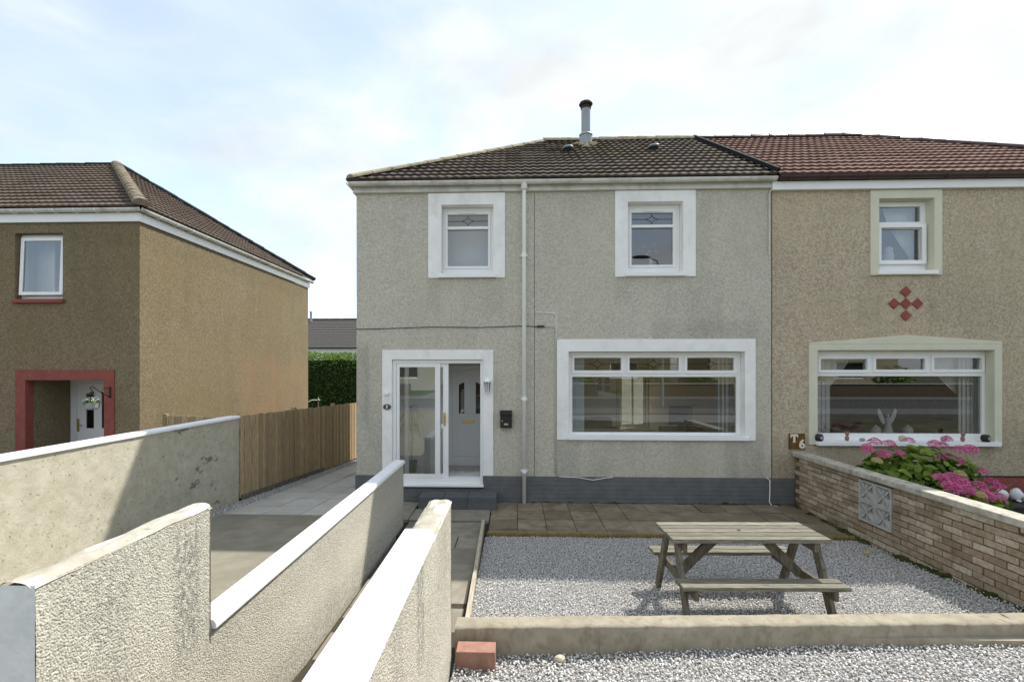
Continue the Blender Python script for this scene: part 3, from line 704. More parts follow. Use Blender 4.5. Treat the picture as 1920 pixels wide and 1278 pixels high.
# porch: inner wall, door, floor
pz = .41
p = MB(); p.box(-2.40, -.30, .10, 1.08, .30, pz); p.box(-2.40, -2.20, .27, 1.08, pz, 2.6); p.box(-.42, -.30, .27, 1.08, pz, 2.6); p.box(-2.40, -.30, .27, 1.08, 2.46, 2.6)
p.box(-2.2, -1.275, 1.0, 1.10, pz, 2.46); p.box(-1.275, -.42, 1.0, 1.10, 2.36, 2.46)
p.build('porch', M['room_grey'], A)
idr = MB().plate(-1.27, -.425, pz+.003, 2.358, [(-1.185, -.505, .60, 2.275)], .975, 1.06).build('front_door', M['door_white'], A, bevel=.004)
leaf = MB().plate(-1.183, -.507, .602, 2.273, [(-1.06, -.955, 1.42, 1.975), (-.735, -.63, 1.42, 1.975)], .992, 1.03).build('door_leaf', M['door_white'], idr, bevel=.003)
for a, b, lo_ in ((-1.06, -.955, True), (-.735, -.63, False)):
    pane(leaf, a, b, 1.42, 1.975, 1.01, M['glass_dark'])
    m = MB().prism([(a-.002, 1.975), (a-.002, 2.04 - (.06 if lo_ else 0)), (b+.002, 2.04 - (0 if lo_ else .06)), (b+.002, 1.975)], 'y', .989, .993); m.build('glazing_head', M['glass_dark'], leaf)
for a, b in ((-1.09, -.88), (-.80, -.59)):
    MB().plate(a, b, .68, 1.17, [(a+.02, b-.02, .70, 1.15)], .985, .9915).build('door_panel', M['door_white'], leaf, bevel=.002)
MB().box(-.995, -.755, .982, .991, 1.245, 1.30).build('letter_plate', M['brass'], leaf, bevel=.003)
MB().box(-.535, -.515, .975, .991, 1.30, 1.55).build('door_handle', M['brass'], leaf, bevel=.003)
mt = MB().box(-1.30, -.45, .45, .95, pz+.001, pz+.016).build('doormat', M['doormat']); tag(mt, 'patterned grey and white mat on the porch floor', 'doormat')
# potted dry plant behind the sliding glass
pp = thing('potted_plant', 'dry palm-like plant in slate pot behind the sliding porch glass', 'plant', (-1.86, .42, pz))
MB().lathe([(.085, 0), (.105, .2), (.11, .21), (.095, .21), (.09, .19)], (0, 0, 0), 12).build('pot', M['pot'], pp, local=True)
V = []; Fq = []; T = []
for k in range(120):
    a = rng.uniform(0, 2*math.pi); ln = rng.uniform(.25, .5); h0 = rng.uniform(.75, 1.2); b_ = len(V); wv = .012
    for s_ in range(4):
        q = s_/3; rr = ln*q*.62; zz = h0 + .18*q - .55*q*q*ln*1.6
        for e in (-1, 1): V.append((rr*math.cos(a) - e*wv*(1-q*.8)*math.sin(a), rr*math.sin(a) + e*wv*(1-q*.8)*math.cos(a), zz))
    for s_ in range(3): Fq.append((b_+2*s_, b_+2*s_+1, b_+2*s_+3, b_+2*s_+2))
    T += [rng.uniform()]*8
link(bpy.data.objects.new('leaves', np_mesh('leaves', V, Fq, M['drypalm'], attr=T)), pp, WM[pp.name].copy())
MB().tube([(0, 0, .15), (.01, .01, .6), (0, 0, 1.15)], .014, 6).build('stem', M['leg_wood'], pp, local=True)
# interior rooms
r_ = MB(); r_.box(.36, 4.28, .27, 6.77, .30, .46)
r_.build('room_floor', M['carpet'], A)
r_ = MB(); r_.box(.36, .46, .27, 6.77, .46, 2.66); r_.box(4.20, 4.295, .27, 6.77, .46, 2.66)
r_.plate(.46, 4.20, .46, 2.66, [(3.30, 4.15, .46, 2.15), (.9, 3.0, 1.1, 2.4)], 6.65, 6.77)
r_.build('room_wall', M['room'], A)
r_ = MB(); r_.box(-2.46, 4.29, .27, 6.77, 2.66, 2.86); r_.box(-2.46, 4.29, .27, 6.77, 5.22, 5.30); r_.build('room_ceiling', M['ceiling'], A)
r_ = MB(); r_.box(.60, .70, .27, 6.77, 2.86, 5.22); r_.box(-2.46, .6, 4.0, 4.1, 2.86, 5.22); r_.box(.70, 4.29, 4.0, 4.1, 2.86, 5.22); r_.build('bedroom_wall', M['room_grey'], A)
rw = MB().plate(3.30, 4.15, .46, 2.15, [(3.40, 3.70, .56, 2.05), (3.76, 4.06, .56, 2.05)], 6.80, 6.86).build('window', M['upvc'], A)
for q in ((3.40, 3.70, .56, 2.05), (3.76, 4.06, .56, 2.05)): pane(rw, *q, 6.83)
rw = MB().plate(.9, 3.0, 1.1, 2.4, [(.96, 2.94, 1.16, 2.34)], 6.80, 6.86).build('window', M['upvc'], A); pane(rw, .96, 2.94, 1.16, 2.34, 6.83)  # unseen wide rear window, added to bring sunlight into the living room
# roof
ez = 5.50; rz_ = 7.85; ry = 3.5; AX = .72
roof = MB().add([(-2.84, -.10, ez-.04), (4.37, -.10, ez-.04), (4.37, ry, rz_-.04), (AX, ry, rz_-.04), (-2.84, 7.10, ez-.04), (4.37, 7.10, ez-.04)],
                [(0,1,2,3), (0,3,4), (4,3,2,5), (1,5,2), (0,4,5,1)]).build('roof', M['lead'], A)
tA = tile_mesh(M['tileA']); vl = math.hypot(ry+.12, rz_-ez)
hipslope = (AX+2.86)/vl
slope((-2.86, -.12, ez), (1, 0, 0), (0, ry+.12, rz_-ez), 7.24, vl, [((0, 0), (-vl/ (AX+2.86), 1.0)), ((7.225, 0), (1, 0))], tA, M['tileA'], roof, True)
vs = math.hypot(AX+2.86, rz_-ez)
slope((-2.86, 7.12, ez), (0, -1, 0), (AX+2.86, 0, rz_-ez), 7.24, vs, [((0, 0), (-vs/3.62, 1.0)), ((7.24, 0), (vs/3.62, 1.0))], tA, M['tileA'], roof, False)
slope((4.38, 7.12, ez), (-1, 0, 0), (0, -(7.12-ry), rz_-ez), 7.24, vl, [((7.24, 0), (vl/(AX+2.86), 1.0)), ((.02, 0), (-1, 0))], tA, M['tileA'], roof, False)
caps((AX, ry, rz_+.0), (4.36, ry, rz_+.0), .12, .45, M['mortar'], roof, 'ridge_tile')
caps((-2.82, -.08, ez+.06), (AX, ry, rz_+.0), .12, .42, M['mortar'], roof, 'hip_tile', .55)
caps((-2.82, 7.08, ez+.06), (AX, ry, rz_+.0), .12, .42, M['mortar'], roof, 'hip_tile', .55)
MB().bar((4.385, -.15, ez+.085), (4.385, ry, rz_+.085), .05, .07).build('verge_strip', M['lead'], roof)
M['cowl'] = plain('rusted_dark_cowl', (.05, .042, .038), .8, .3, 14)
# soil vent pipe through the ridge, two roof vents
fl = MB().lathe([(.145, -.25), (.145, .14), (.115, .20)], (1.675, 2.9, 7.52), 16).build('flue', M['galv'], A, smooth=False)
MB().lathe([(.105, .16), (.105, .83)], (1.675, 2.9, 7.52), 18).build('flue_pipe', M['galv'], fl, smooth=False)
MB().lathe([(.15, .17), (.157, .19), (.15, .205), (.12, .21)], (1.675, 2.9, 7.52), 18).build('flue_collar', M['steel'], fl)
MB().lathe([(.112, .79), (.122, .80), (.105, .86), (.145, .875), (.160, .90), (.14, .94), (.05, .97), (.0, .97)], (1.675, 2.9, 7.52), 16).build('flue_cap', M['cowl'], fl)
m = MB()
for k in range(14):
    a = 2*math.pi*k/14; m.bar((1.675+.1*math.cos(a), 2.86+.1*math.sin(a), 7.50+.03*math.sin(a)), (1.675+rng.uniform(.22, .34)*math.cos(a), 2.86+rng.uniform(.17, .24)*math.sin(a), 7.47+.15*math.sin(a)), .12, .03)
m.build('flue_flashing', M['mortar'], fl)
for vx, vy in ((1.175, 2.12), (3.01, 2.12)):
    vz = ez + (vy+.12)*(rz_-ez)/(ry+.12)
    v_ = MB().lathe([(.085, -.05), (.085, .09)], (vx, vy, vz), 14).build('roof_vent', M['lead'], A)
    MB().lathe([(.115, .085), (.125, .10), (.11, .125), (.06, .145), (0, .15)], (vx, vy, vz), 16).build('vent_cap', M['galv'], v_, smooth=True)
# fascia, gutters, downpipe
MB().box(-2.775, 4.36, -.055, -.001, 5.325, 5.375).box(-2.77, 4.36, -.04, -.001, 5.378, 5.485).box(-2.775, -2.735, 0, 7.0, 5.325, 5.485).build('fascia', M['fascia_old'], A)
ugutter('x', -2.82, 4.37, -.115, 5.475, M['gutter_old'], A); ugutter('y', -.14, 7.1, -2.81, 5.475, M['gutter_old'], A)
for k in range(9):
    poly_x = -2.6 + k*.84
    ugutter('x', poly_x, poly_x+.022, -.115, 5.475, M['gutter_old'], A, 'gutter_bracket', .064, .004)
dp = MB().tube([(.178, -.10, 5.44), (.178, -.10, 5.36), (.178, -.075, 5.28), (.178, -.075, -.02)], .034, 12).build('downpipe', M['upvc'], A, smooth=True)
MB().lathe([(.055, 5.33), (.055, 5.42), (.06, 5.43), (.06, 5.47)], (.178, -.105, 0), 12).build('outlet', M['gutter_old'], dp)
for z in (4.22, 1.78, .55):
    MB().lathe([(.041, -.03), (.041, .03)], (.178, -.075, z), 12).box(.12, .236, -.05, -.001, z-.012, z+.012).build('pipe_bracket', M['upvc'], dp)
# cables and junction box, old fixings
MB().tube([(-2.735, -.012, 2.977), (-2.2, -.012, 2.985), (-1.4, -.012, 3.012), (-.6, -.012, 3.0), (.14, -.012, 3.024), (.38, -.012, 3.014)], .006, 5).build('cable', M['black'], A)
MB().box(.39, .53, -.03, -.001, 2.995, 3.032).build('junction_box', M['brown_pvc'], A, bevel=.006)
MB().tube([(.53, -.012, 3.013), (.66, -.012, 3.008), (.705, -.012, 2.97), (.712, -.012, 2.7), (.714, -.012, 1.2), (.716, -.014, .55), (.73, -.016, .49), (.78, -.03, .452)], .006, 5).build('cable', M['steel'], A)
MB().tube([(.38, -.012, 3.255), (.55, -.012, 3.25), (.70, -.012, 3.235), (.724, -.012, 3.19), (.725, -.012, 2.8)], .006, 5).build('cable', M['upvc'], A)
MB().tube([(.78, -.03, .452), (1.1, -.034, .44), (1.35, -.036, .40), (1.55, -.036, .435), (1.68, -.036, .45)], .006, 5).build('cable', M['upvc'], A)
MB().tube([(4.25, -.03, .46), (4.30, -.04, .42), (4.30, -.04, .2), (4.29, -.045, .06), (4.32, -.06, -.005), (4.40, -.08, -.005)], .009, 6).build('cable', M['upvc'], A)
for x, z in ((-.01, 3.98), (-.01, 3.23), (-2.70, 3.82)):
    MB().lathe([(.02, 0), (.02, .008)], (0, 0, 0), 10).mesh('x', None)
    MB().box(x-.016, x+.016, -.012, -.001, z-.016, z+.016).build('wall_plug', M['cream_shell'], A, bevel=.005)
st = MB().tube([(4.335, -.045, 5.32), (4.30, -.02, 5.22), (4.30, -.02, 4.2)], .012, 6).build('cable', M['fascia_old'], A)

# ---------------------------------------------------------------- neighbour on the right
B = thing('tan_house', 'tan pebbledash semi-detached house with cream window bands and red-brown roof', 'house', (8.2, 3.5, 0))
opB = {'up': (6.107, 7.0, 3.90, 5.133), 'big': (5.101, 7.972, 1.055, 2.600)}
holes = [(a-EX, b+EX, c-EX, d+EX) for a, b, c, d in opB.values()]
W = MB().plate(4.353, 11.9, -.1, 5.36, holes, .004, .26); W.box(11.64, 11.9, .26, 6.78, -1, 5.36); W.box(4.36, 4.40, .26, 6.78, -1, 5.36); W.box(4.353, 11.9, 6.78, 7.03, -1, 5.36)
W.build('wall', M['pebB'], B)
MB().box(4.346, 4.356, -.004, .003, .45, 5.3).build('party_joint', M['lead'], B)
MB().box(4.73, 11.92, -.024, .003, -.06, .50).build('plinth', M['red_paint'], B)
MB().box(4.73, 11.92, -.034, .003, .5005, .515).build('plinth_capping', M['black'], B)
band(B, (5.967, 7.13, 3.852, 5.277), opB['up'], M['cream_paint'])
band(B, (4.961, 8.092, 1.018, 2.70), opB['big'], M['cream_paint'], ext=[(4.961, 2.7002), (8.092, 2.7002), (8.092, 2.743), (6.567, 2.853), (4.961, 2.722)])
x0, x1, z0, z1 = opB['up']
w = window(B, x0+.003, x1-.003, z0+.03, z1-.003, .14, [(6.20, 6.90, 4.13, 4.66), (6.19, 6.91, 4.785, 5.045)], [], (x0-.03, x1+.045, -.055, .139, z0-.04, z0+.028))
MB().plate(6.15, 6.965, 4.06, 4.74, [(6.225, 6.895, 4.125, 4.675)], .085, .125).build('sash', M['upvc'], w, bevel=.005)
x0, x1, z0, z1 = opB['big']
top = [(5.25, 6.016, 2.273, 2.455), (6.167, 6.972, 2.278, 2.458), (7.13, 7.902, 2.282, 2.470)]; main = (5.185, 7.92, 1.19, 2.165)
w = window(B, x0+.003, x1-.003, z0+.012, z1-.003, .14, top+[main], [((a-.05, b+.05, c-.055, d+.05), (a-.003, b+.003, c-.003, d+.003)) for a, b, c, d in top],
           (x0-.03, x1+.045, -.09, .139, z0-.045, z0+.025))
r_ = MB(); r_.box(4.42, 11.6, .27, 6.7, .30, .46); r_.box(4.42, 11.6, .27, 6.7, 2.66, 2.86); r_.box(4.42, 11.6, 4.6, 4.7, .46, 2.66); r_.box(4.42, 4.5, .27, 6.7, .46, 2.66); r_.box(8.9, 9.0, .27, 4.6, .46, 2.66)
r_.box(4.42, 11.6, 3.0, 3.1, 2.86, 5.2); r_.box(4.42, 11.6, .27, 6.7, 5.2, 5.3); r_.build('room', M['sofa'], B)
# red diamond tiles on the wall
for k, (dx, dz) in enumerate(((0, 0), (0, .198), (0, -.198), (.19, 0), (-.19, 0))):
    h = .094; cx, cz = 6.55+dx, 3.379+dz
    MB().prism([(cx-h, cz), (cx, cz-h), (cx+h, cz), (cx, cz+h)], 'y', -.014, .002).build('diamond_tile', M['red_paint'], B, bevel=.003)
BX = 8.30; BR = 12.02
roof = MB().add([(4.40, -.10, ez-.04), (BR, -.10, ez-.04), (BX, ry, rz_-.04), (4.40, ry, rz_-.04), (4.40, 7.10, ez-.04), (BR, 7.10, ez-.04)],
                [(0,1,2,3), (1,5,2), (5,4,3,2), (0,3,4), (0,4,5,1)]).build('roof', M['lead'], B)
tB = tile_mesh(M['tileB'])
slope((4.41, -.12, ez), (1, 0, 0), (0, ry+.12, rz_-ez), BR-4.41, vl, [((BR-4.41, 0), (vl/(BR-BX), 1.0)), ((0.0, 0), (-1, 0))], tB, M['tileB'], roof, True)
vs = math.hypot(BR-BX, rz_-ez)
slope((BR, -.12, ez), (0, 1, 0), (-(BR-BX), 0, rz_-ez), 7.24, vs, [((0, 0), (-vs/3.62, 1.0)), ((7.24, 0), (vs/3.62, 1.0))], tB, M['tileB'], roof, False)
caps((4.42, ry, rz_+.01), (BX, ry, rz_+.01), .11, .45, M['brown_pvc'], roof, 'ridge_tile')
caps((BR+.02, -.14, ez+.03), (BX, ry, rz_+.01), .11, .42, M['brown_pvc'], roof, 'hip_tile', .7)
MB().box(4.33, 12.0, -.07, .003, 5.285, 5.425).box(11.905, 12.0, .005, 7.0, 5.285, 5.425).build('fascia', M['upvc'], B)
ugutter('x', 4.40, 12.05, -.125, 5.485, M['brown_pvc'], B, r=.062)
for k in range(12): ugutter('x', 4.55+k*.63, 4.575+k*.63, -.125, 5.482, M['brown_pvc'], B, 'gutter_bracket', .07, .006)
MB().box(4.42, 12, -.07, -.063, 5.42, 5.50).build('fascia_trim', M['brown_pvc'], B)

# ---------------------------------------------------------------- house on the left
Cx, Cy = -7.58, 1.2
H = thing('ochre_house', 'ochre pebbledash house with dark red doorway band and hipped brown roof', 'house', (-11.7, 5.1, 0))
opC = {'w': (-10.20, -9.19, 3.70, 5.06), 'd': (-9.97, -8.31, -.3, 2.06)}
W = MB().plate(-16, Cx, -1, 5.26, [opC['w'], opC['d']], Cy, Cy+.26); W.box(Cx-.26, Cx, Cy+.26, 9.0, -1.5, 5.26); W.box(-16, Cx-.26, 8.74, 9.0, -1.5, 5.26)
W.box(-10.23, -9.97, Cy+.26, 2.6, -.5, 2.3); W.box(-8.31, -8.0, Cy+.26, 2.6, -.5, 2.3); W.box(-9.97, -8.31, Cy+.26, 2.6, 2.06, 2.3); W.box(-9.97, -8.31, 2.25, 2.6, -.5, 2.06)
W.build('wall', M['pebC'], H)
b = MB().plate(-10.18, -8.10, -.3, 2.27, [(-9.965, -8.315, -.4, 2.055)], Cy-.018, Cy+.16); b.build('door_surround', M['red_paint'], H, bevel=.006)
MB().box(-10.22, -9.14, Cy-.07, Cy+.14, 3.63, 3.705).build('sill', M['red_paint'], H, bevel=.006)
MB().box(-9.97, -8.31, Cy+.1, 2.6, -.4, .06).build('porch_floor', M['pavement'], H)
cw = MB().plate(-10.197, -9.193, 3.71, 5.055, [(-10.12, -9.27, 3.80, 4.98)], Cy+.13, Cy+.19).build('window', M['upvc'], H, bevel=.004)
sa = MB(); o_ = (-10.16, -9.23, 3.80, 4.99); i_ = (-10.085, -9.305, 3.865, 4.92)
sa.plate(*o_, [i_], -.02, .02)
sa.v = [(x, Cy+.10 + (y) - (4.98 - z)*.04, z) for x, y, z in sa.v]
so = sa.build('sash', M['upvc'], cw, bevel=.004)
q = MB().quad(*[(x, Cy+.10 - (4.98-z)*.04, z) for x, z in ((i_[0], i_[2]), (i_[1], i_[2]), (i_[1], i_[3]), (i_[0], i_[3]))]); q.build('pane', M['glass'], cw)
MB().box(-9.95, -9.5, Cy+.075, Cy+.09, 4.94, 4.965).build('trickle_vent', M['upvc'], cw)
r_ = MB(); r_.box(-11.5, -8.0, 3.2, 3.3, 2.6, 5.3); r_.box(-11.5, -8.0, 1.5, 3.2, 2.6, 2.7); r_.box(-11.5, -8.0, 1.5, 3.2, 5.27, 5.35); r_.box(-11.5, -11.4, 1.5, 3.2, 2.7, 5.27); r_.box(-8.1, -8, 1.5, 3.2, 2.7, 5.27)
r_.build('room', M['room_grey'], H)
cd = MB().plate(-9.965, -8.31, .065, 2.05, [(-9.83, -8.94, .10, 1.96)], 2.16, 2.24).build('front_door', M['door_white'], H, bevel=.004)
lf = MB().plate(-9.825, -8.945, .10, 1.955, [(-9.62, -9.44, .95, 1.70), (-9.26, -9.08, .95, 1.70)], 2.18, 2.22).build('door_leaf', M['upvc'], cd, bevel=.004)
for a, b in ((-9.62, -9.44), (-9.26, -9.08)): pane(lf, a, b, .95, 1.70, 2.20, M['glass_dark'])
MB().prism([(-9.622, 1.70), (-9.438, 1.70), (-9.438, 1.78), (-9.622, 1.73)], 'y', 2.177, 2.181).build('glazing_head', M['glass_dark'], lf)
MB().prism([(-9.262, 1.70), (-9.078, 1.70), (-9.078, 1.73), (-9.262, 1.78)], 'y', 2.177, 2.181).build('glazing_head', M['glass_dark'], lf)
MB().box(-9.81, -9.77, 2.16, 2.179, .88, 1.16).bar((-9.79, 2.145, 1.02), (-9.69, 2.145, 1.02), .02, .02).build('door_handle', M['brass'], lf, bevel=.004)
cez = 5.52; crz = 8.14; cry = 5.1; CE = Cx+.13; CAX = -11.45; cy0 = Cy-.13
roof = MB().add([(-16, cy0, cez-.04), (CE, cy0, cez-.04), (CAX, cry, crz-.04), (-16, cry, crz-.04), (-16, 9.13, cez-.04), (CE, 9.13, cez-.04)],
                [(0,1,2,3), (1,5,2), (5,4,3,2), (0,3,4), (0,4,5,1)]).build('roof', M['lead'], H)
tC = tile_mesh(M['tileC']); vc = math.hypot(cry-cy0, crz-cez); ul = CE+15.4
slope((-15.4, cy0-.02, cez), (1, 0, 0), (0, cry-cy0, crz-cez), ul, vc, [((ul, 0), (vc/(CE-CAX), 1.0)), ((0, 0), (-1, 0))], tC, M['tileC'], roof, True, 300)
vs = math.hypot(CE-CAX, crz-cez); dl = 9.13-cy0
slope((CE+.02, cy0, cez), (0, 1, 0), (-(CE-CAX), 0, crz-cez), dl, vs, [((0, 0), (-vs/(cry-cy0), 1.0)), ((dl, 0), (vs/(9.13-cry), 1.0))], tC, M['tileC'], roof, False)
caps((-15.4, cry, crz+.01), (CAX, cry, crz+.01), .11, .45, M['lead'], roof, 'ridge_tile', .7)
caps((CE+.03, cy0-.03, cez+.05), (CAX, cry, crz+.03), .135, .40, M['hipC'], roof, 'hip_tile', .8)
caps((CE+.03, 9.16, cez+.05), (CAX, cry, crz+.03), .12, .40, M['lead'], roof, 'hip_tile', .8)
MB().box(-16, Cx+.045, Cy-.05, Cy-.001, 5.265, 5.44).box(Cx+.001, Cx+.045, Cy+.0, 9.05, 5.265, 5.44).build('fascia', M['upvc'], H)
ugutter('x', -16, Cx+.14, Cy-.115, 5.50, M['gutter_old'], H, r=.065); ugutter('y', Cy-.16, 9.15, Cx+.11, 5.50, M['gutter_old'], H, r=.065)
for k in range(8): ugutter('x', -7.95-k*.43, -7.925-k*.43, Cy-.115, 5.497, M['upvc'], H, 'gutter_bracket', .073, .006)
for k in range(16): ugutter('y', Cy+.35+k*.5, Cy+.375+k*.5, Cx+.11, 5.497, M['upvc'], H, 'gutter_bracket', .073, .006)

# ---------------------------------------------------------------- bungalow far behind
D = thing('grey_roofed_bungalow', 'distant white bungalow with grey tiled roof beyond the hedge', 'house', (-14, 33, -1))
MB().plate(-26, -4, -1.3, 3.95, [(-10.9, -9.4, 1.9, 3.2), (-15.5, -14, 1.9, 3.2)], 30, 30.3).box(-26, -25.7, 30.3, 38, -1.3, 3.95).box(-4.3, -4, 30.3, 38, -1.3, 3.95).box(-25.7, -4.3, 37.7, 38, -1.3, 3.95).build('wall', M['white_paint'], D)
for a in (-10.9, -15.5):
    w = MB().plate(a, a+1.5, 1.9, 3.2, [(a+.1, a+1.4, 2.0, 3.1)], 30.1, 30.2).build('window', M['upvc'], D); pane(w, a+.1, a+1.4, 2.0, 3.1, 30.15)
roof = MB().add([(-26.3, 29.7, 3.93), (-3.7, 29.7, 3.93), (-3.7, 34, 6.68), (-26.3, 34, 6.68), (-26.3, 38.3, 3.93), (-3.7, 38.3, 3.93)], [(0,1,2,3), (3,2,5,4), (0,3,4), (1,5,2), (0,4,5,1)]).build('roof', M['lead'], D)
tD = tile_mesh(M['tileD']); vd_ = math.hypot(4.3, 2.72)
slope((-26.3, 29.68, 3.96), (1, 0, 0), (0, 4.3, 2.72), 22.6, vd_, [], tD, M['tileD'], roof, False)
caps((-26.3, 34, 6.73), (-3.7, 34, 6.73), .12, .9, M['lead'], roof, 'ridge_tile', .7)
fx = -18.24
MB().lathe([(.11, 0), (.11, .85), (.14, .87), (.10, .98), (0, 1.0)], (fx, 33.6, 6.45), 10).build('flue', M['galv'], D)

structure(MB().box(5.0, 14, -9.1, -4.7, -.1, .30).build('lawn', M['grass']))
# ---------------------------------------------------------------- across the street, seen only as reflections in the windows
def opposite(name, label, x0, x1, mat, z=.6):
    t_ = thing(name, label, 'house', ((x0+x1)/2, -31, z)); y0, y1 = -28.0, -35.0
    ops = []; n = 2
    for k in range(n):
        cx = x0 + (x1-x0)*(k+.5)/n
        ops += [(cx-1.1, cx+1.1, z+.9, z+2.2), (cx-.6, cx+.6, z+3.5, z+4.7)]
    MB().plate(x0, x1, z-.5, z+5.3, ops, y0, y0-.3).box(x0, x1, y1, y0-.3, z-.5, z+.02).box(x0, x0+.3, y1, y0-.3, z, z+5.3).box(x1-.3, x1, y1, y0-.3, z, z+5.3).build('wall', mat, t_)
    for o_ in ops:
        w = MB().plate(*o_, [(o_[0]+.1, o_[1]-.1, o_[2]+.1, o_[3]-.1)], y0-.18, y0-.1).build('window', M['upvc'], t_)
        MB().quad((o_[0], y0-.2, o_[2]), (o_[1], y0-.2, o_[2]), (o_[1], y0-.2, o_[3]), (o_[0], y0-.2, o_[3])).build('pane', M['darkwood'], w)
    MB().add([(x0-.3, y0+.4, z+5.3), (x1+.3, y0+.4, z+5.3), (x1+.3, y1-.4, z+5.3), (x0-.3, y1-.4, z+5.3), (x0+3.6, -31.5, z+7.6), (x1-3.6, -31.5, z+7.6)],
             [(1,0,4,5), (2,1,5), (3,2,5,4), (0,3,4), (0,1,2,3)]).build('roof', M['tileD'], t_)
for k, (xa, xb) in enumerate(((-19, -6.2), (-4.6, 5.0), (6.6, 13.0), (15, 28))):
    gw = thing('garden_wall', ('first', 'second', 'third', 'fourth')[k] + ' low garden wall across the street, mirrored in the windows', 'wall', ((xa+xb)/2, -19.8, .6))
    MB().box(xa, xb, -19.9, -19.75, .55, 1.35).build('core', M['brick_mortar'], gw); MB().box(xa-.03, xb+.03, -19.95, -19.70, 1.352, 1.42).build('coping', M['coping'], gw)
for k, xa in enumerate((-5.6, 5.5, 13.6)): structure(MB().box(xa, xa+1.1, -27.8, -19.6, .55, .612).build('path', M['pavement']))
opposite('tan_house', 'tan rendered house across the street mirrored in the living room window', -2, 12, M['pebC'])
opposite('grey_house', 'grey rendered house across the street mirrored in the porch glass', -19, -5, M['pebA'])
opposite('tan_house', 'second tan house across the street mirrored in the neighbour window', 15, 29, M['pebB'])
lp = thing('street_lamp', 'dark street lamp mirrored in the upper window of the grey house', 'street lamp', (7.1, -14.3, .6))
MB().tube([(7.1, -14.3, .5), (7.1, -14.3, 5.8), (7.05, -14.3, 6.8), (6.85, -14.3, 7.45), (6.5, -14.3, 7.6)], [.09, .07, .055, .05, .045], 8).build('pole', M['galv'], lp)
MB().lathe([(.02, -.06), (.16, -.03), (.19, .02), (.1, .09), (.02, .10)], (6.1, -14.3, 7.6), 10, 2.4, 1).build('lantern', M['black'], lp)

# ================================================================== WALLS AND FENCES
def stones(scale, amp, seed, big=.004):
    def fn(u, v):
        a = u + .007*(vnoise(u*70, v*70, seed+1)-.5); b = v + .007*(vnoise(u*70, v*70, seed+2)-.5)
        w = np.clip(worley(a*scale, b*scale*1.25, seed), 0, 1); w2 = np.clip(worley(a*scale*1.9, b*scale*2.1, seed+7), 0, 1)
        return amp*(.6*(1-w**1.6) + .55*(1-w2**1.5)) - amp*.6 + big*(fbm(u*3, v*3, 3, seed+4)-.47)*2 + .0022*(fbm(u*190, v*190, 2, seed+9)-.4)
    return fn
# middle wall: tall near pier, then low with white coping
Wm = thing('garden_wall', 'cream roughcast wall stepping from a tall grey-ended pier down to white coping', 'wall', (-1.70, -3.8, 0))
MB().box(-1.768, -1.662, -6.48, -5.575, -.1, 1.535).box(-1.768, -1.662, -5.575, -1.09, -.25, .868).build('core', M['rough'], Wm)
f1 = stones(105, .0050, 3)
relief_sheet('roughcast', (-1.657, -6.497, -.1), (0, 1, 0), (0, 0, 1), (1, 0, 0), .94, 1.645, .0034, f1, M['rough'], Wm)
relief_sheet('roughcast', (-1.657, -5.557, -.25), (0, 1, 0), (0, 0, 1), (1, 0, 0), 4.48, 1.125, .0054, f1, M['rough'], Wm)
relief_sheet('roughcast', (-1.77, -1.085, -.25), (1, 0, 0), (0, 0, 1), (0, 1, 0), .118, 1.125, .012, f1, M['rough'], Wm)
relief_sheet('roughcast', (-1.77, -5.562, .80), (1, 0, 0), (0, 0, 1), (0, 1, 0), .118, .74, .008, f1, M['rough'], Wm)
relief_sheet('roughcast', (-1.773, -6.5, -.1), (0, 1, 0), (0, 0, 1), (-1, 0, 0), .94, 1.64, .012, f1, M['rough'], Wm)
relief_sheet('roughcast', (-1.773, -5.557, -.25), (0, 1, 0), (0, 0, 1), (-1, 0, 0), 4.48, 1.12, .02, f1, M['rough'], Wm)
relief_sheet('pier_end', (-1.778, -6.503, -.1), (1, 0, 0), (0, 0, 1), (0, -1, 0), .128, 1.65, .006,
             lambda u, v: .0045*(fbm(u*45, v*45, 3, 8)), M['grey_paint'], Wm)
def ridge(u, v): return .006 - .016*(np.abs(v-.062)/.062)**3 + .022*(fbm(u*6, v*14, 4, 21)-.47) - .010*(fbm(u*1.8, v*3, 2, 2) > .56)
relief_sheet('mortar_cap', (-1.779, -6.51, 1.553), (0, 1, 0), (1, 0, 0), (0, 0, 1), .962, .126, .007, ridge, M['mortar_top'], Wm)
for a, b in ((-5.552, -4.1), (-4.097, -2.6), (-2.597, -1.075)):
    MB().prism([(-1.795, .872), (-1.630, .872), (-1.630, .905), (-1.645, .925), (-1.78, .925), (-1.795, .905)], 'y', a, b).build('coping', M['coping_white'], Wm, bevel=.005)
# right wall with white coping, end of the coping missing
Wr = thing('garden_wall', 'roughcast wall with thick white coping, its far end bare mortar', 'wall', (-.54, -6.8, 0))
MB().box(-.615, -.47, -9.1, -4.63, -.1, 1.31).build('core', M['rough'], Wr)
f2 = stones(95, .0054, 13)
relief_sheet('roughcast', (-.465, -7.6, -.1), (0, 1, 0), (0, 0, 1), (1, 0, 0), 2.995, 1.42, .0045, f2, M['rough'], Wr)
relief_sheet('roughcast', (-.618, -4.61, -.1), (1, 0, 0), (0, 0, 1), (0, 1, 0), .156, 1.42, .01, f2, M['rough'], Wr)
relief_sheet('roughcast', (-.620, -7.6, -.1), (0, 1, 0), (0, 0, 1), (-1, 0, 0), 2.995, 1.42, .015, f2, M['rough'], Wr)
relief_sheet('mortar_cap', (-.622, -5.47, 1.318), (0, 1, 0), (1, 0, 0), (0, 0, 1), .868, .164, .007,
             lambda u, v: .010 - .022*(np.abs(v-.082)/.082)**4 + .024*(fbm(u*7, v*12, 4, 31)-.47), M['mortar_top'], Wr)
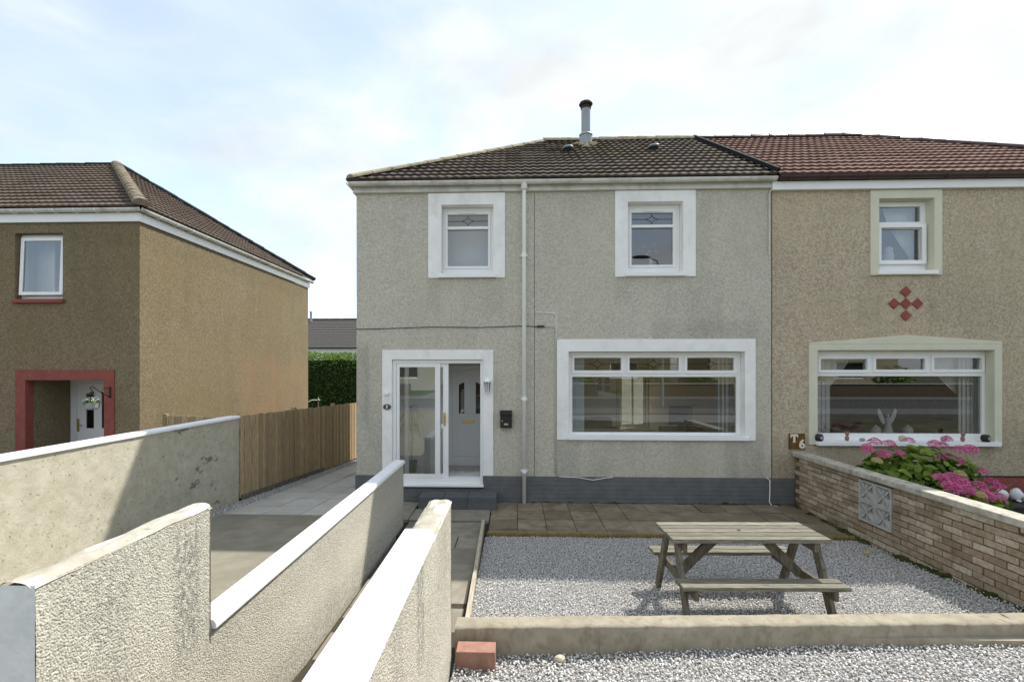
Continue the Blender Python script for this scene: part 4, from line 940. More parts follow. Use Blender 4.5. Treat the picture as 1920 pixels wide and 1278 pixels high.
for a, b in ((-9.1, -7.30), (-7.296, -5.418)): MB().prism([(-.640, 1.330), (-.447, 1.330), (-.447, 1.352), (-.470, 1.390), (-.617, 1.390), (-.640, 1.352)], 'y', a, b).build('coping', M['coping_white'], Wr, bevel=.006)
# far-left boundary wall
Wl = thing('boundary_wall', 'long cream painted boundary wall with stains and white coping beside the fence', 'wall', (-4.77, -4.7, 0))
zb = [(-9.2, drive_z(-9.2)-.2), (-.17, drive_z(-.17)-.2), (-.17, 1.44), (-9.2, 1.44)]
MB().prism(zb, 'x', -4.84, -4.722).build('core', M['render'], Wl)
relief_sheet('render_face', (-4.716, -7.4, -.1), (0, 1, 0), (0, 0, 1), (1, 0, 0), 7.23, 1.54, .016, lambda u, v: .010*(fbm(u*5, v*5, 4, 41)-.47) + .004*fbm(u*40, v*40, 2, 43), M['render'], Wl)
for a, b in ((-9.2, -6.0), (-5.997, -3.0), (-2.997, -.16)):
    MB().prism([(-4.865, 1.442), (-4.69, 1.442), (-4.69, 1.468), (-4.705, 1.49), (-4.85, 1.49), (-4.865, 1.468)], 'y', a, b).build('coping', M['coping_white'], Wl, bevel=.004)
# timber fence along the side path
Fn = thing('timber_fence', 'close-boarded brown timber fence running back beside the house', 'fence', (-4.74, 4, 0))
def ft(y): return 1.475 - .036*y
board = None
for k in range(74):
    y0 = -.12 + k*.118; z0 = drive_z(y0) + .03; z1 = ft(y0) + rng.normal(0, .006); xo = rng.normal(0, .002) + (.012 if k % 2 else 0)
    m = MB(); a, b = y0, y0+.100; r1 = rng.normal(0, .002)
    m.add([(-4.732+xo, a, z0), (-4.712+xo+r1, a, z0), (-4.712+xo-r1, b, z0), (-4.732+xo, b, z0), (-4.732+xo, a, z1), (-4.712+xo+r1, a, z1), (-4.712+xo-r1, b, z1), (-4.732+xo, b, z1)],
          [(3,2,1,0), (4,5,6,7), (0,1,5,4), (1,2,6,5), (2,3,7,6), (3,0,4,7)])
    m.build('board', M['fence_wood'], Fn)
for zf in (.25, .75, 1.2):
    MB().bar((-4.765, -.15, zf), (-4.765, 8.65, zf-.33), .05, .075).build('rail', M['fence_wood'], Fn)
for y in (-.155, 2.0, 4.2, 6.4, 8.6):
    MB().box(-4.83, -4.745, y-.045, y+.045, drive_z(y)-.3, ft(y)+.045).build('post', M['fence_wood'], Fn, bevel=.006)
MB().bar((-4.70, -.1, drive_z(-.1)+.035), (-4.70, 3.4, drive_z(3.4)+.035), .025, .10).build('gravel_board', M['leg_wood'], Fn)
# the neighbours' low fence by the ochre wall
F2 = thing('picket_fence', 'short sunlit board fence between the ochre house and the boundary wall', 'fence', (-6.2, 1.6, 0))
for k in range(17):
    x = -7.30 + k*.15
    MB().box(x, x+.142, 1.60, 1.62, -.1, 1.30 - k*.004 + rng.normal(0, .006)).build('board', M['fence_wood'], F2)
for z in (.2, 1.05): MB().box(-7.3, -4.8, 1.622, 1.665, z, z+.07).build('rail', M['fence_wood'], F2)
MB().box(-7.40, -7.315, 1.58, 1.665, -.2, 1.34).build('post', M['fence_wood'], F2, bevel=.006)
# brick wall with pierced screen blocks
Bw = thing('brick_wall', 'brown brick garden wall with four pierced screen blocks and concrete coping', 'wall', (4.77, -2.3, 0))
SY0, SY1, SZ0, SZ1 = -2.055, -1.495, .245, .795
MB().box(4.729, 4.812, -4.66, SY0-.01, -.15, .826).box(4.729, 4.812, SY1+.01, -.03, -.15, .826).box(4.729, 4.812, SY0-.01, SY1+.01, -.15, SZ0-.004).box(4.729, 4.812, SY0-.01, SY1+.01, SZ1+.004, .826).build('mortar', M['brick_mortar'], Bw)
bms = []
for k in range(6):
    b = MB(); L_b = .214; hh = .064; rr = np.random.default_rng(50+k)
    for (x, y, z) in ((0,0,0),(0,L_b,0),(0,L_b,hh),(0,0,hh),(.105,0,0),(.105,L_b,0),(.105,L_b,hh),(.105,0,hh)):
        b.v.append((x + rr.normal(0, .0018), y + rr.normal(0, .002), z + rr.normal(0, .0018)))
    b.f = [(0,3,2,1)[::-1], (4,5,6,7), (0,1,5,4)[::-1], (3,7,6,2)[::-1], (0,4,7,3)[::-1], (1,2,6,5)[::-1]]
    me = b.mesh('brick', M['brick']); bm = bmesh.new(); bm.from_mesh(me); bmesh.ops.recalc_face_normals(bm, faces=bm.faces)
    bmesh.ops.bevel(bm, geom=[e for e in bm.edges], offset=.004, segments=1, affect='EDGES'); bm.to_mesh(me); bm.free(); bms.append(me)
nb = 0
for c in range(12):
    z = -.075 + c*.0752; y = -.04 - (.1125 if c % 2 else 0)
    starts = [y - .225*k for k in range(21)]
    if c % 2: starts.append(-.04 + .1125 - .225 + .0)
    for ys_ in starts:
        y0 = ys_ - .214; y1 = ys_; L = 1.0
        if y1 > -.035: y1 = -.035
        if y0 < -4.66: continue
        if z + .06 > SZ0 - .02 and z < SZ1 and not (y0 > SY1 or y1 < SY0):
            if y1 > SY1 + .05: y0 = SY1 + .006
            elif y0 < SY0 - .05: y1 = SY0 - .006
            else: continue
        L = (y1 - y0) / .214
        if L < .2: continue
        W_ = Matrix.Translation((4.7205 + rng.normal(0, .0022), y0, z + rng.normal(0, .0015))) @ Matrix.Rotation(rng.normal(0, .008), 4, 'X') @ Matrix.Diagonal((1, L, 1, 1))
        obj('brick', bms[rng.integers(0, 6)], Bw, W_); nb += 1
def petal(cy, cz, ang, r0, r1, wd):
    pts = []
    for k in range(9):
        s_ = k/8; pts.append((r0+(r1-r0)*s_, wd*math.sin(math.pi*s_)))
    pts += [(r0+(r1-r0)*s_, -wd*math.sin(math.pi*s_)) for s_ in [k/8 for k in range(7, 0, -1)]]
    return [(cy + p[0]*math.cos(ang) - p[1]*math.sin(ang), cz + p[0]*math.sin(ang) + p[1]*math.cos(ang)) for p in pts]
bs = .271
for i in range(2):
    for j in range(2):
        y0 = SY0 + .003 + i*(bs+.007); z0 = SZ0 + j*(bs+.005); b = MB()
        for r_ in ((y0, y0+bs, z0, z0+.022), (y0, y0+bs, z0+bs-.022, z0+bs), (y0, y0+.022, z0+.022, z0+bs-.022), (y0+bs-.022, y0+bs, z0+.022, z0+bs-.022)):
            b.box(4.706, 4.80, r_[0], r_[1], r_[2], r_[3])
        cy, cz = y0+bs/2, z0+bs/2
        for k in (1, 2, 3, 5, 6, 7):
            an = math.pi/4*k; d_ = k % 2
            b.prism(petal(cy, cz, an, .010, .168 if d_ else .118, .0115 if d_ else .009), 'x', 4.714 - .003*d_, 4.765)
        b.prism([(cy+.02*math.cos(2*math.pi*q/10), cz+.02*math.sin(2*math.pi*q/10)) for q in range(10)], 'x', 4.709, 4.77)
        b.build('screen_block', M['screen'], Bw)
yy = -.03
while yy > -4.6:
    b_ = max(yy - .92, -4.68)
    dz = rng.normal(0, .002)
    MB().box(4.665, 4.885, b_+.006, yy, .828+dz, .903+dz).build('coping', M['coping'], Bw, bevel=.012); yy = b_
# low kerb wall
Kb = thing('kerb_wall', 'low pale concrete kerb wall between the two gravel beds', 'wall', (2.1, -4.28, 0))
def yk(x): return -4.378 + .0474*(x+.456)
xk = -.455
for ln in (1.12, 1.05, 1.15, 1.1, .85):
    x1 = xk + ln - .002; n_ = 90; m_ = 26; V = []; Fq = []
    U = np.linspace(0, ln-.0015, n_); prof = [(-.086, -.15), (-.086, .10), (-.086, .20), (-.085, .285), (-.078, .297), (-.04, .300), (.0, .301), (.04, .300), (.078, .297), (.085, .285), (.086, -.15)]
    for i_, u in enumerate(U):
        for (a, z) in prof:
            nz = .006*(float(fbm(np.array(u*14+xk*3), np.array(a*30+z*16), 4, 61))-.47)*2
            V.append((xk+u, yk(xk+u)+a+(nz if abs(a) > .08 else 0), z + (nz if z > .25 else 0)))
    k_ = len(prof)
    for i_ in range(n_-1):
        for j_ in range(k_-1): Fq.append((i_*k_+j_, (i_+1)*k_+j_, (i_+1)*k_+j_+1, i_*k_+j_+1))
    me = np_mesh('kerb_block', V, Fq, M['kerb'], False); obj('kerb_block', me, Kb); xk += ln
MB().box(-.455, 4.70, -4.32, -4.20, -.1, .20).build('kerb_core', M['kerb'], Kb)
# hydrangea border edge, rope-topped edging, timber edging
Re = thing('rope_edging', 'ochre rope-topped edging along the front of the patio slabs', 'edging', (2.1, -1.495, 0))
M['rope'] = plain('ochre_edging', (.27, .20, .085), .9, .25, 25, .4, 60, .12, dirt=(.12, .10, .05), dirt_amt=.5, dirt_sc=5)
xx = -.37
while xx < 4.66:
    b = MB(); x1 = min(xx+.60, 4.68)
    b.box(xx, x1-.006, -1.515, -1.478, -.12, -.015); q = xx + .014
    while q < x1 - .012:
        b.tube([(q-.013, -1.519, -.026), (q-.004, -1.508, -.004), (q+.005, -1.488, .0), (q+.014, -1.474, -.02)], [.010, .016, .016, .010], 6); q += .0285
    b.build('edging_block', M['rope'], Re); xx = x1
te = MB().bar((-.448, -1.16, .005), (-.406, -4.30, .03), .042, .13).build('timber_edging', M['new_wood'], bevel=.004)
tag(te, 'pale timber edging board between the garden path and the gravel', 'edging')
# door step
ds = thing('door_step', 'low slate-painted slab step below the sliding porch door', 'step', (-.92, -.22, 0))
for k, (a, b) in enumerate(((-1.56, -1.155), (-1.15, -.755), (-.75, -.285))):
    MB().box(a, b, -.43, -.025, -.03, .192 + .003*k).build('step_slab', M['step'], ds, bevel=.008)
    MB().box(a, b, -.435, -.431, -.03, .10).build('riser', M['step'], ds)

# ================================================================== THINGS ON THE HOUSE FRONTS
lb = thing('letter_box', 'small black metal letter box on the grey wall beside the porch', 'letter box', (-.13, -.05, 1.28))
MB().prism([(-.002, 1.285), (-.10, 1.285), (-.10, 1.49), (-.085, 1.50), (-.002, 1.50)], 'x', -.229, -.031).build('body', M['black'], lb, bevel=.004)
MB().prism([(-.002, 1.502), (-.112, 1.502), (-.112, 1.545), (-.06, 1.578), (-.002, 1.578)], 'x', -.233, -.027).build('lid', M['black'], lb, bevel=.004)
MB().box(-.165, -.095, -.105, -.1005, 1.335, 1.365).build('name_slot', M['steel'], lb)
MB().lathe([(.012, 0), (.012, .008)], (0, 0, 0), 10).v
lk = MB(); lk.prism([(-.195+.012*math.cos(2*math.pi*k/10), 1.405+.012*math.sin(2*math.pi*k/10)) for k in range(10)], 'y', -.107, -.1005); lk.build('lock', M['steel'], lb)
wl = thing('wall_lantern', 'white coach lantern on the right side of the porch surround', 'lamp', (-.447, -.03, 1.86))
cx, cy = -.447, -.105
MB().box(cx-.03, cx+.03, -.04, -.0225, 1.93, 2.09).bar((cx, -.03, 2.10), (cx, cy, 2.13), .02, .02).build('bracket', M['upvc'], wl, bevel=.004)
MB().lathe([(.07, 2.065), (.074, 2.075), (.045, 2.11), (.015, 2.13), (.008, 2.16), (0, 2.165)], (cx, cy, 0), 6).build('cap', M['upvc'], wl)
MB().lathe([(.035, 1.885), (.058, 2.062)], (cx, cy, 0), 6).build('glass', M['lamp_glass'], wl)
m = MB()
for k in range(6):
    a = 2*math.pi*k/6; m.tube([(cx+.036*math.cos(a), cy+.036*math.sin(a), 1.885), (cx+.06*math.cos(a), cy+.06*math.sin(a), 2.065)], .005, 5)
m.build('frame', M['upvc'], wl)
MB().lathe([(.0, 1.845), (.012, 1.85), (.015, 1.87), (.04, 1.875), (.04, 1.886)], (cx, cy, 0), 6).build('base', M['upvc'], wl)
nm = thing('number_plaque', 'black oval house number plaque reading 8 on the porch surround', 'sign', (-2.188, -.03, 1.58))
def ell(a, b, n=28): return [(-2.188+a*math.cos(2*math.pi*k/n), 1.632+b*math.sin(2*math.pi*k/n)) for k in range(n)]
MB().prism(ell(.072, .052), 'y', -.036, -.0225).build('plate', M['black'], nm, bevel=.003)
M['num_white'] = plain('cream_lettering', (.75, .70, .56), .6, .03, 5)
rim = MB(); e1, e2 = ell(.064, .045), ell(.060, .041); n = len(e1)
rim.add([(x, -.0375, z) for x, z in e1] + [(x, -.0375, z) for x, z in e2], [(i, (i+1) % n, n+(i+1) % n, n+i) for i in range(n)]); rim.build('rim', M['num_white'], nm)
o = obj('numeral', text_mesh('8', .075, M['num_white'], .002, .002), nm, Matrix.Translation((-2.188, -.038, 1.632)) @ Matrix.Rotation(R(90), 4, 'X'))
sl = thing('doorbell', 'small white round sensor on the left porch surround above the number plaque', 'sensor', (-2.21, -.03, 1.85))
MB().prism([(-2.225+.035*math.cos(2*math.pi*k/14), 1.865+.035*math.sin(2*math.pi*k/14)) for k in range(14)], 'y', -.06, -.0225).build('housing', M['upvc'], sl, bevel=.006)
MB().lathe([(.0, -.03), (.024, -.02), (.03, 0), (.024, .02), (0, .03)], (-2.175, -.06, 1.86), 10).build('sensor_head', M['upvc'], sl, smooth=True)
pl = thing('name_plate', 'rusty brown plate with white T and 6 at the end of the brick wall', 'sign', (4.76, -.02, .96))
MB().box(4.632, 4.892, -.022, -.003, .945, 1.203).build('plate', M['rust'], pl, bevel=.003)
T_ = [(-.058, .0), (-.066, .052), (-.05, .068), (.05, .068), (.066, .052), (.058, .0), (.046, .03), (.017, .042), (.017, -.06), (.028, -.07), (-.028, -.07), (-.017, -.06), (-.017, .042), (-.046, .03)]
MB().prism([(4.709+a, 1.125+b) for a, b in T_], 'y', -.032, -.0225).build('letter', M['num_white'], pl)
obj('numeral', text_mesh('6', .20, M['num_white'], .005, .006), pl, Matrix.Translation((4.836, -.028, 1.022)) @ Matrix.Rotation(R(90), 4, 'X'))
# hanging basket on the ochre house
hb = thing('hanging_basket', 'small hanging basket on a scrolled bracket beside the ochre house door', 'hanging basket', (-8.18, .85, 1.5))
X = -8.18; yb = Cy-.02
b = MB().box(X-.015, X+.015, yb-.018, yb, 1.70, 1.92); b.tube([(X, yb-.02, 1.72), (X, yb-.18, 1.80), (X, yb-.36, 1.915), (X, yb-.40, 1.95), (X, yb-.44, 1.94), (X, yb-.44, 1.90), (X, yb-.41, 1.885)], .008, 6)
b.tube([(X, yb-.01, 1.90), (X, yb-.12, 1.90), (X, yb-.22, 1.83)], .006, 5); b.build('bracket', M['black'], hb)
bx, by = X, yb-.41
m = MB()
for k in range(3):
    a = 2*math.pi*k/3+.4; m.tube([(bx, by, 1.885), (bx+.12*math.cos(a), by+.12*math.sin(a), 1.63)], .003, 4)
m.build('chain', M['black'], hb)
MB().lathe([(.085, 1.50), (.115, 1.53), (.13, 1.62), (.135, 1.63), (.12, 1.63)], (bx, by, 0), 14).build('basket', M['stone_grey'], hb)
def leaves(cx, cy, cz, rx, ry_, rz2, n, size, seed, shell=.55, flat=.5, half=False):
    r_ = np.random.default_rng(seed); d = r_.normal(size=(n, 3)); d /= np.linalg.norm(d, axis=1)[:, None]
    if half: d[:, 2] = np.abs(d[:, 2])
    rad = shell + (1-shell)*r_.uniform(0, 1, n)**.6; c = d*rad[:, None]*np.array([rx, ry_, rz2]) + np.array([cx, cy, cz])
    nrm = d + r_.normal(0, .45, (n, 3)) + np.array([0, 0, flat]); nrm /= np.linalg.norm(nrm, axis=1)[:, None]
    t1 = np.cross(nrm, r_.normal(size=(n, 3))); t1 /= np.linalg.norm(t1, axis=1)[:, None]; t2 = np.cross(nrm, t1)
    s = size*r_.uniform(.65, 1.25, n)[:, None]; up = nrm*s*.16
    P = [c - t1*s*.9, c - t1*s*.25 + t2*s*.5 + up, c + t1*s*.45 + t2*s*.42 + up, c + t1*s - up*.6, c + t1*s*.45 - t2*s*.42 + up, c - t1*s*.25 - t2*s*.5 + up, c + t1*s*.1]
    V = np.stack(P, 1).reshape(-1, 3); b = (np.arange(n)*7)[:, None]
    Fq = np.concatenate([b + np.array([[0, 6, 1, 1]]), b + np.array([[1, 6, 2, 2]]), b + np.array([[2, 6, 3, 3]]), b + np.array([[3, 6, 4, 4]]), b + np.array([[4, 6, 5, 5]]), b + np.array([[5, 6, 0, 0]])])[:, :3]
    T = np.repeat(np.clip(r_.beta(1.6, 2.4, n) + .18*(d[:, 2]), 0, 1), 7); return V, Fq, T
V, Fq, T = leaves(bx, by, 1.64, .14, .14, .09, 90, .03, 5, .3)
obj('foliage', np_mesh('foliage', V, Fq, M['leaf'], attr=T), hb)
V, Fq, T = leaves(bx, by, 1.67, .145, .145, .08, 70, .022, 6, .8, .5, True)
M['petal_white'] = leafmat('white_petal', (.70, .72, .66), (.80, .80, .76), .7, .3)
obj('flowers', np_mesh('flowers', V, Fq, M['petal_white'], attr=T), hb)
# washing line post behind the fence
wp = thing('washing_line_post', 'thin post with white line arm showing above the fence by the hedge', 'post', (-8.05, 11.0, -.8))
MB().tube([(-8.05, 11, -1.0), (-8.05, 11, 1.0)], .035, 8).build('pole', M['leg_wood'], wp)
MB().tube([(-8.55, 11, .88), (-8.3, 11, .99), (-8.05, 11, .99), (-7.98, 11, 1.0)], .022, 6).tube([(-8.04, 11, .90), (-8.04, 11, 1.10)], .018, 6).build('arm', M['upvc'], wp)

# ================================================================== PICNIC TABLE
pt_ = thing('picnic_table', 'weathered grey wooden picnic table with two attached benches on the gravel', 'picnic table', (2.155, -3.50, .055), R(1.6))
Lh = .72
def plank(name, x0, x1, y0, y1, z0, z1, mat): return MB().box(x0, x1, y0, y1, z0, z1).build(name, mat, pt_, bevel=.005, local=True)
for k in range(5):
    y0 = -.243 + k*.0985; plank('table_plank', -Lh+rng.normal(0, .004), Lh+rng.normal(0, .004), y0, y0+.0885, .657, .695, M['table_wood'])
for s_ in (-1, 1):
    for k in range(2):
        y0 = .298 + k*.096; a, b = sorted((s_*y0, s_*(y0+.086))); plank('bench_plank', -Lh+rng.normal(0, .004), Lh+rng.normal(0, .004), a, b, .332, .368, M['table_wood'])
for s_ in (-1, 1):
    xf = .64*s_
    for e in (-1, 1):
        MB().bar((xf, e*.12, .652), (xf, e*.40, -.03), .085, .038, (1, 0, 0)).build('leg', M['leg_wood'], pt_, bevel=.004, local=True)
    xb = xf - s_*.042
    MB().bar((xb, -.475, .288), (xb, .475, .288), .038, .085).build('seat_bearer', M['leg_wood'], pt_, bevel=.004, local=True)
    MB().bar((xb, -.225, .612), (xb, .225, .612), .038, .085).build('top_bearer', M['leg_wood'], pt_, bevel=.004, local=True)
    MB().bar((xb - s_*.02, 0, .285), (xf - s_*.44, 0, .648), .085, .04, (0, 1, 0)).build('brace', M['leg_wood'], pt_, bevel=.004, local=True)
MB().lathe([(.019, .6955), (.019, .6968)], (0.0, .0, 0), 12).build('parasol_hole_disc', M['black'], pt_, local=True)  # flat black disc painted as the shade inside an umbrella hole

# ================================================================== HYDRANGEA AND GARDEN ORNAMENTS
hy = thing('hydrangea_bush', 'leafy hydrangea with pink flower heads behind the brick wall', 'shrub', (5.85, -1.3, .12))
V1, F1, T1 = leaves(5.85, -1.05, .62, .86, .48, .56, 1700, .074, 11, .45)
V2, F2_, T2 = leaves(5.88, -1.75, .42, .50, .40, .36, 900, .072, 12, .45)
obj('foliage', np_mesh('foliage', np.concatenate([V1, V2]), np.concatenate([F1, F2_+len(V1)]), M['leaf'], attr=np.concatenate([T1, T2])), hy)
m = MB()
for k in range(16):
    a = rng.uniform(0, 2*math.pi); e = (5.95+rng.uniform(-.8, .8), -1.4+rng.uniform(-.4, .4), .8)
    m.tube([(5.9+.2*math.cos(a), -1.4+.15*math.sin(a), .1), ((5.9+e[0])/2, (-1.4+e[1])/2, .5), e], [.012, .009, .006], 5)
m.build('stems', M['leg_wood'], hy)
def flower_head(seed):
    r_ = np.random.default_rng(seed); V = []; Fq = []; T = []
    n = 90
    for k in range(n):
        q = k/n; a = k*2.39996; rad = .105*math.sqrt(q); px, py = rad*math.cos(a), rad*math.sin(a); pz = .068*(1-(rad/.105)**2) + r_.normal(0, .005)
        nr = Vector((px*5, py*5, 1)).normalized(); t1 = nr.orthogonal().normalized(); t2 = nr.cross(t1); ph = r_.uniform(0, 1.5); tv = r_.uniform(0, 1)
        for j in range(4):
            an = ph + j*math.pi/2; d1 = t1*math.cos(an)+t2*math.sin(an); d2 = nr.cross(d1); b = len(V); c = Vector((px, py, pz)); s_ = r_.uniform(.011, .016)
            V += [tuple(c), tuple(c+d1*s_*.7+d2*s_*.55+nr*.003), tuple(c+d1*s_*1.25), tuple(c+d1*s_*.7-d2*s_*.55+nr*.003)]; Fq.append((b, b+1, b+2, b+3)); T += [tv]*4
    return V, Fq, T
M['petal'] = leafmat('pink_petal', (.50, .03, .20), (.84, .25, .45), .7, .35)
FH = [np_mesh('flower_head', *flower_head(70+k)[:2], M['petal'], attr=flower_head(70+k)[2]) for k in range(4)]
FP = [np_mesh('flower_head', *flower_head(80+k)[:2], M['petal_pale'], attr=flower_head(80+k)[2]) for k in range(2)]

for k, (x, y, r__) in enumerate(((-2.5, -20.6, 1.0), (1.8, -21.0, 1.3), (4.2, -20.5, .8), (8.5, -21.0, 1.2), (11.5, -20.6, .9), (17.5, -21, 1.4), (-9, -20.8, 1.2), (-13.5, -20.6, 1.0), (23, -20.8, 1.1))):
    sh = thing('shrub', ('rounded', 'tall', 'small', 'broad', 'low', 'large', 'dense', 'loose', 'dark')[k] + ' green shrub behind the garden walls across the street', 'shrub', (x, y, .6))
    V, Fq, T = leaves(x, y, .6+r__*.8, r__, r__*.8, r__*.9, 500, .13, 200+k, .5)
    obj('foliage', np_mesh('foliage', V, Fq, M['hedge'], attr=T), sh); MB().tube([(x, y, .5), (x, y, .6+r__)], .05, 6).build('stem', M['leg_wood'], sh)
heads = [(5.334,-.95,1.20,1.2),(5.549,-.95,1.175,1.1),(5.19,-1.0,1.12,1),(5.955,-.8,1.205,.9),(5.27,-1.2,1.065,1.1),(5.50,-1.2,1.08,.9),(6.235,-.9,1.175,1.0),(6.36,-.9,1.145,1),(6.545,-.75,1.225,.9),(6.51,-1.0,1.107,1.1),(6.66,-1.0,1.115,1.1),
         (6.106,-1.2,1.03,1),(6.29,-1.2,.99,1.2),(5.84,-1.6,.85,1),(5.584,-1.75,.85,1.2),(5.774,-1.8,.815,1.2),(5.54,-1.95,.782,1.3),(5.714,-1.95,.75,1.3),(6.01,-1.8,.768,1.2),(6.47,-1.5,.747,1.1),(6.44,-1.6,.722,1),(5.913,-2.0,.70,1.1),(6.055,-2.0,.68,1.1),(6.537,-1.3,.85,1.0)]
for k, (x, y, z, s_) in enumerate(heads):
    W_ = Matrix.Translation((x, y, z)) @ Matrix.Rotation(rng.uniform(0, 6.28), 4, 'Z') @ Matrix.Rotation(rng.normal(.0, .22), 4, 'X') @ Matrix.Diagonal((s_*.95, s_*.95, s_*.85, 1))
    W_ = Matrix.Translation((x, y, z)) @ Matrix.Rotation(R(22)+rng.normal(0, .15), 4, 'X') @ Matrix.Rotation(rng.normal(0, .2), 4, 'Y') @ Matrix.Rotation(rng.uniform(0, 6.28), 4, 'Z') @ Matrix.Diagonal((s_*.78, s_*.78, s_*.85, 1))
    obj('flower_head', FH[k % 4], hy, W_)
for k, (x, y, z) in enumerate(((5.849,-1.2,1.10),(5.828,-1.25,1.02),(5.10,-1.3,1.0),(5.787,-2.05,.725),(6.05,-1.5,.87))):
    obj('flower_head', FP[k % 2], hy, Matrix.Translation((x, y, z)) @ Matrix.Rotation(R(20), 4, 'X') @ Matrix.Diagonal((.65, .65, .6, 1)))
# white painted ornaments on the neighbour's low edging
def lump(name, label, cat, c, r, mat, seed, parts=(), group=None):
    t_ = thing(name, label, cat, (c[0], c[1], c[2]-r[2]), group=group); r_ = np.random.default_rng(seed)
    bm = bmesh.new(); bmesh.ops.create_icosphere(bm, subdivisions=3, radius=1)
    for v in bm.verts:
        n_ = float(fbm(np.array(v.co.x*1.7+seed), np.array(v.co.y*1.7+v.co.z), 3, seed)) - .47
        v.co = Vector((v.co.x*r[0], v.co.y*r[1], v.co.z*r[2]))*(1+.55*n_) + Vector(c)
    me = bpy.data.meshes.new('body'); bm.to_mesh(me); bm.free(); me.materials.append(mat); me.polygons.foreach_set('use_smooth', [True]*len(me.polygons)); obj('body', me, t_)
    for (nm_, cc, rr, mm) in parts:
        bm = bmesh.new(); bmesh.ops.create_icosphere(bm, subdivisions=2, radius=1)
        for v in bm.verts: v.co = Vector((v.co.x*rr[0]+cc[0], v.co.y*rr[1]+cc[1], v.co.z*rr[2]+cc[2]))
        me = bpy.data.meshes.new(nm_); bm.to_mesh(me); bm.free(); me.materials.append(mm); me.polygons.foreach_set('use_smooth', [True]*len(me.polygons)); obj(nm_, me, t_)
    return t_
eb = MB().box(7.1, 9.0, -.95, -.40, .10, .27).build('edging_block', M['darkwood'], bevel=.01); tag(eb, 'dark low block edging carrying the white ornaments by the neighbour wall', 'edging')
lump('garden_ornament', 'white rounded animal ornament with small feet beside the hydrangea', 'ornament', (7.70, -.62, .365), (.085, .08, .095), M['white_glaze'], 3,
     [('foot', (7.65, -.70, .29), (.028, .035, .018), M['white_glaze']), ('foot', (7.77, -.69, .29), (.04, .03, .018), M['white_glaze']), ('head', (7.72, -.70, .335), (.035, .03, .028), M['stone_grey'])])
lump('garden_ornament', 'white smooth stone ornament half hidden by the last pink flowers', 'ornament', (7.48, -.62, .36), (.075, .07, .09), M['white_glaze'], 5)
lump('garden_ornament', 'low white pebble ornament at the right end of the dark edging', 'ornament', (7.95, -.6, .305), (.085, .06, .04), M['white_glaze'], 8)
# ornaments on the neighbour's window ledge
sz = 1.081
lump('figurine', 'pinkish seated bear figurine on the left of the neighbour window ledge', 'figurine', (5.571, -.03, sz+.05), (.032, .03, .052), M['terracotta'], 11, [('head', (5.571, -.035, sz+.125), (.032, .03, .032), M['terracotta']), ('ear', (5.549, -.03, sz+.153), (.011, .008, .011), M['terracotta']), ('ear', (5.593, -.03, sz+.153), (.011, .008, .011), M['terracotta'])])
lump('figurine', 'pinkish seated bear figurine on the right of the neighbour window ledge', 'figurine', (7.447, -.03, sz+.05), (.032, .03, .052), M['terracotta'], 12, [('head', (7.447, -.035, sz+.125), (.034, .03, .034), M['terracotta']), ('ear', (7.425, -.03, sz+.156), (.012, .008, .012), M['terracotta']), ('ear', (7.469, -.03, sz+.156), (.012, .008, .012), M['terracotta'])])
lump('pebble', 'small grey stone beside the left bear on the neighbour window ledge', 'stone', (5.823, -.03, sz+.026), (.05, .035, .03), M['stone_grey'], 13)
lump('shell', 'cream shell in the middle of the neighbour window ledge above the flowers', 'shell', (6.474, -.03, sz+.05), (.06, .045, .055), M['cream_shell'], 14)
lump('bird_ornament', 'small grey bird ornament on the neighbour window ledge near the right bear', 'ornament', (7.146, -.03, sz+.035), (.05, .035, .04), M['stone_grey'], 15, [('head', (7.175, -.04, sz+.085), (.02, .018, .02), M['stone_grey'])])
for nm_, x, lab in (('lantern', 5.115, 'dark round lantern at the left end of the neighbour window ledge'), ('lantern', 7.815, 'dark round lantern with pale centre at the right end of the neighbour window ledge')):
    t_ = thing(nm_, lab, 'lantern', (x, -.03, sz), group=None)
    MB().lathe([(.045, 0), (.062, .03), (.066, .07), (.05, .115), (.035, .12)], (x, -.03, sz), 12).build('body', M['darkwood'], t_, smooth=True)
    MB().prism([(x+.022*math.cos(2*math.pi*k/10), sz+.06+.026*math.sin(2*math.pi*k/10)) for k in range(10)], 'y', -.102, -.09).build('window', M['stone_grey'], t_)
    MB().tube([(x-.05, -.03, sz+.10), (x-.035, -.03, sz+.15), (x, -.03, sz+.165), (x+.035, -.03, sz+.15), (x+.05, -.03, sz+.10)], .003, 5).build('handle', M['steel'], t_)
# inside the neighbour's windows
MB().box(5.05, 8.02, .27, .52, 1.10, 1.15).build('inner_sill', M['upvc'], B)
MB().box(6.0, 7.1, .27, .5, 4.06, 4.12).build('inner_sill', M['upvc'], B)
an = thing('angel_figurine', 'white angel figurine with raised wings inside the neighbour living room window', 'figurine', (6.543, .36, 1.15))
MB().lathe([(.085, 0), (.075, .03), (.055, .12), (.032, .20), (.05, .25), (.045, .275), (.018, .29)], (6.543, .36, 1.15), 14).build('gown', M['white_glaze'], an, smooth=True)
MB().lathe([(.005, .285), (.022, .30), (.028, .325), (.02, .35), (0, .36)], (6.543, .36, 1.15), 10).build('head', M['white_glaze'], an, smooth=True)
for s_ in (-1, 1):
    pts = [(.03, .20), (.06, .16), (.11, .22), (.15, .32), (.165, .42), (.13, .45), (.11, .40), (.08, .34), (.05, .28)]
    m = MB(); q = [(6.543 + s_*a, 1.15+b) for a, b in pts]
    m.prism(q if s_ > 0 else q[::-1], 'y', .375, .39); m.build('wing', M['white_glaze'], an, bevel=.003)
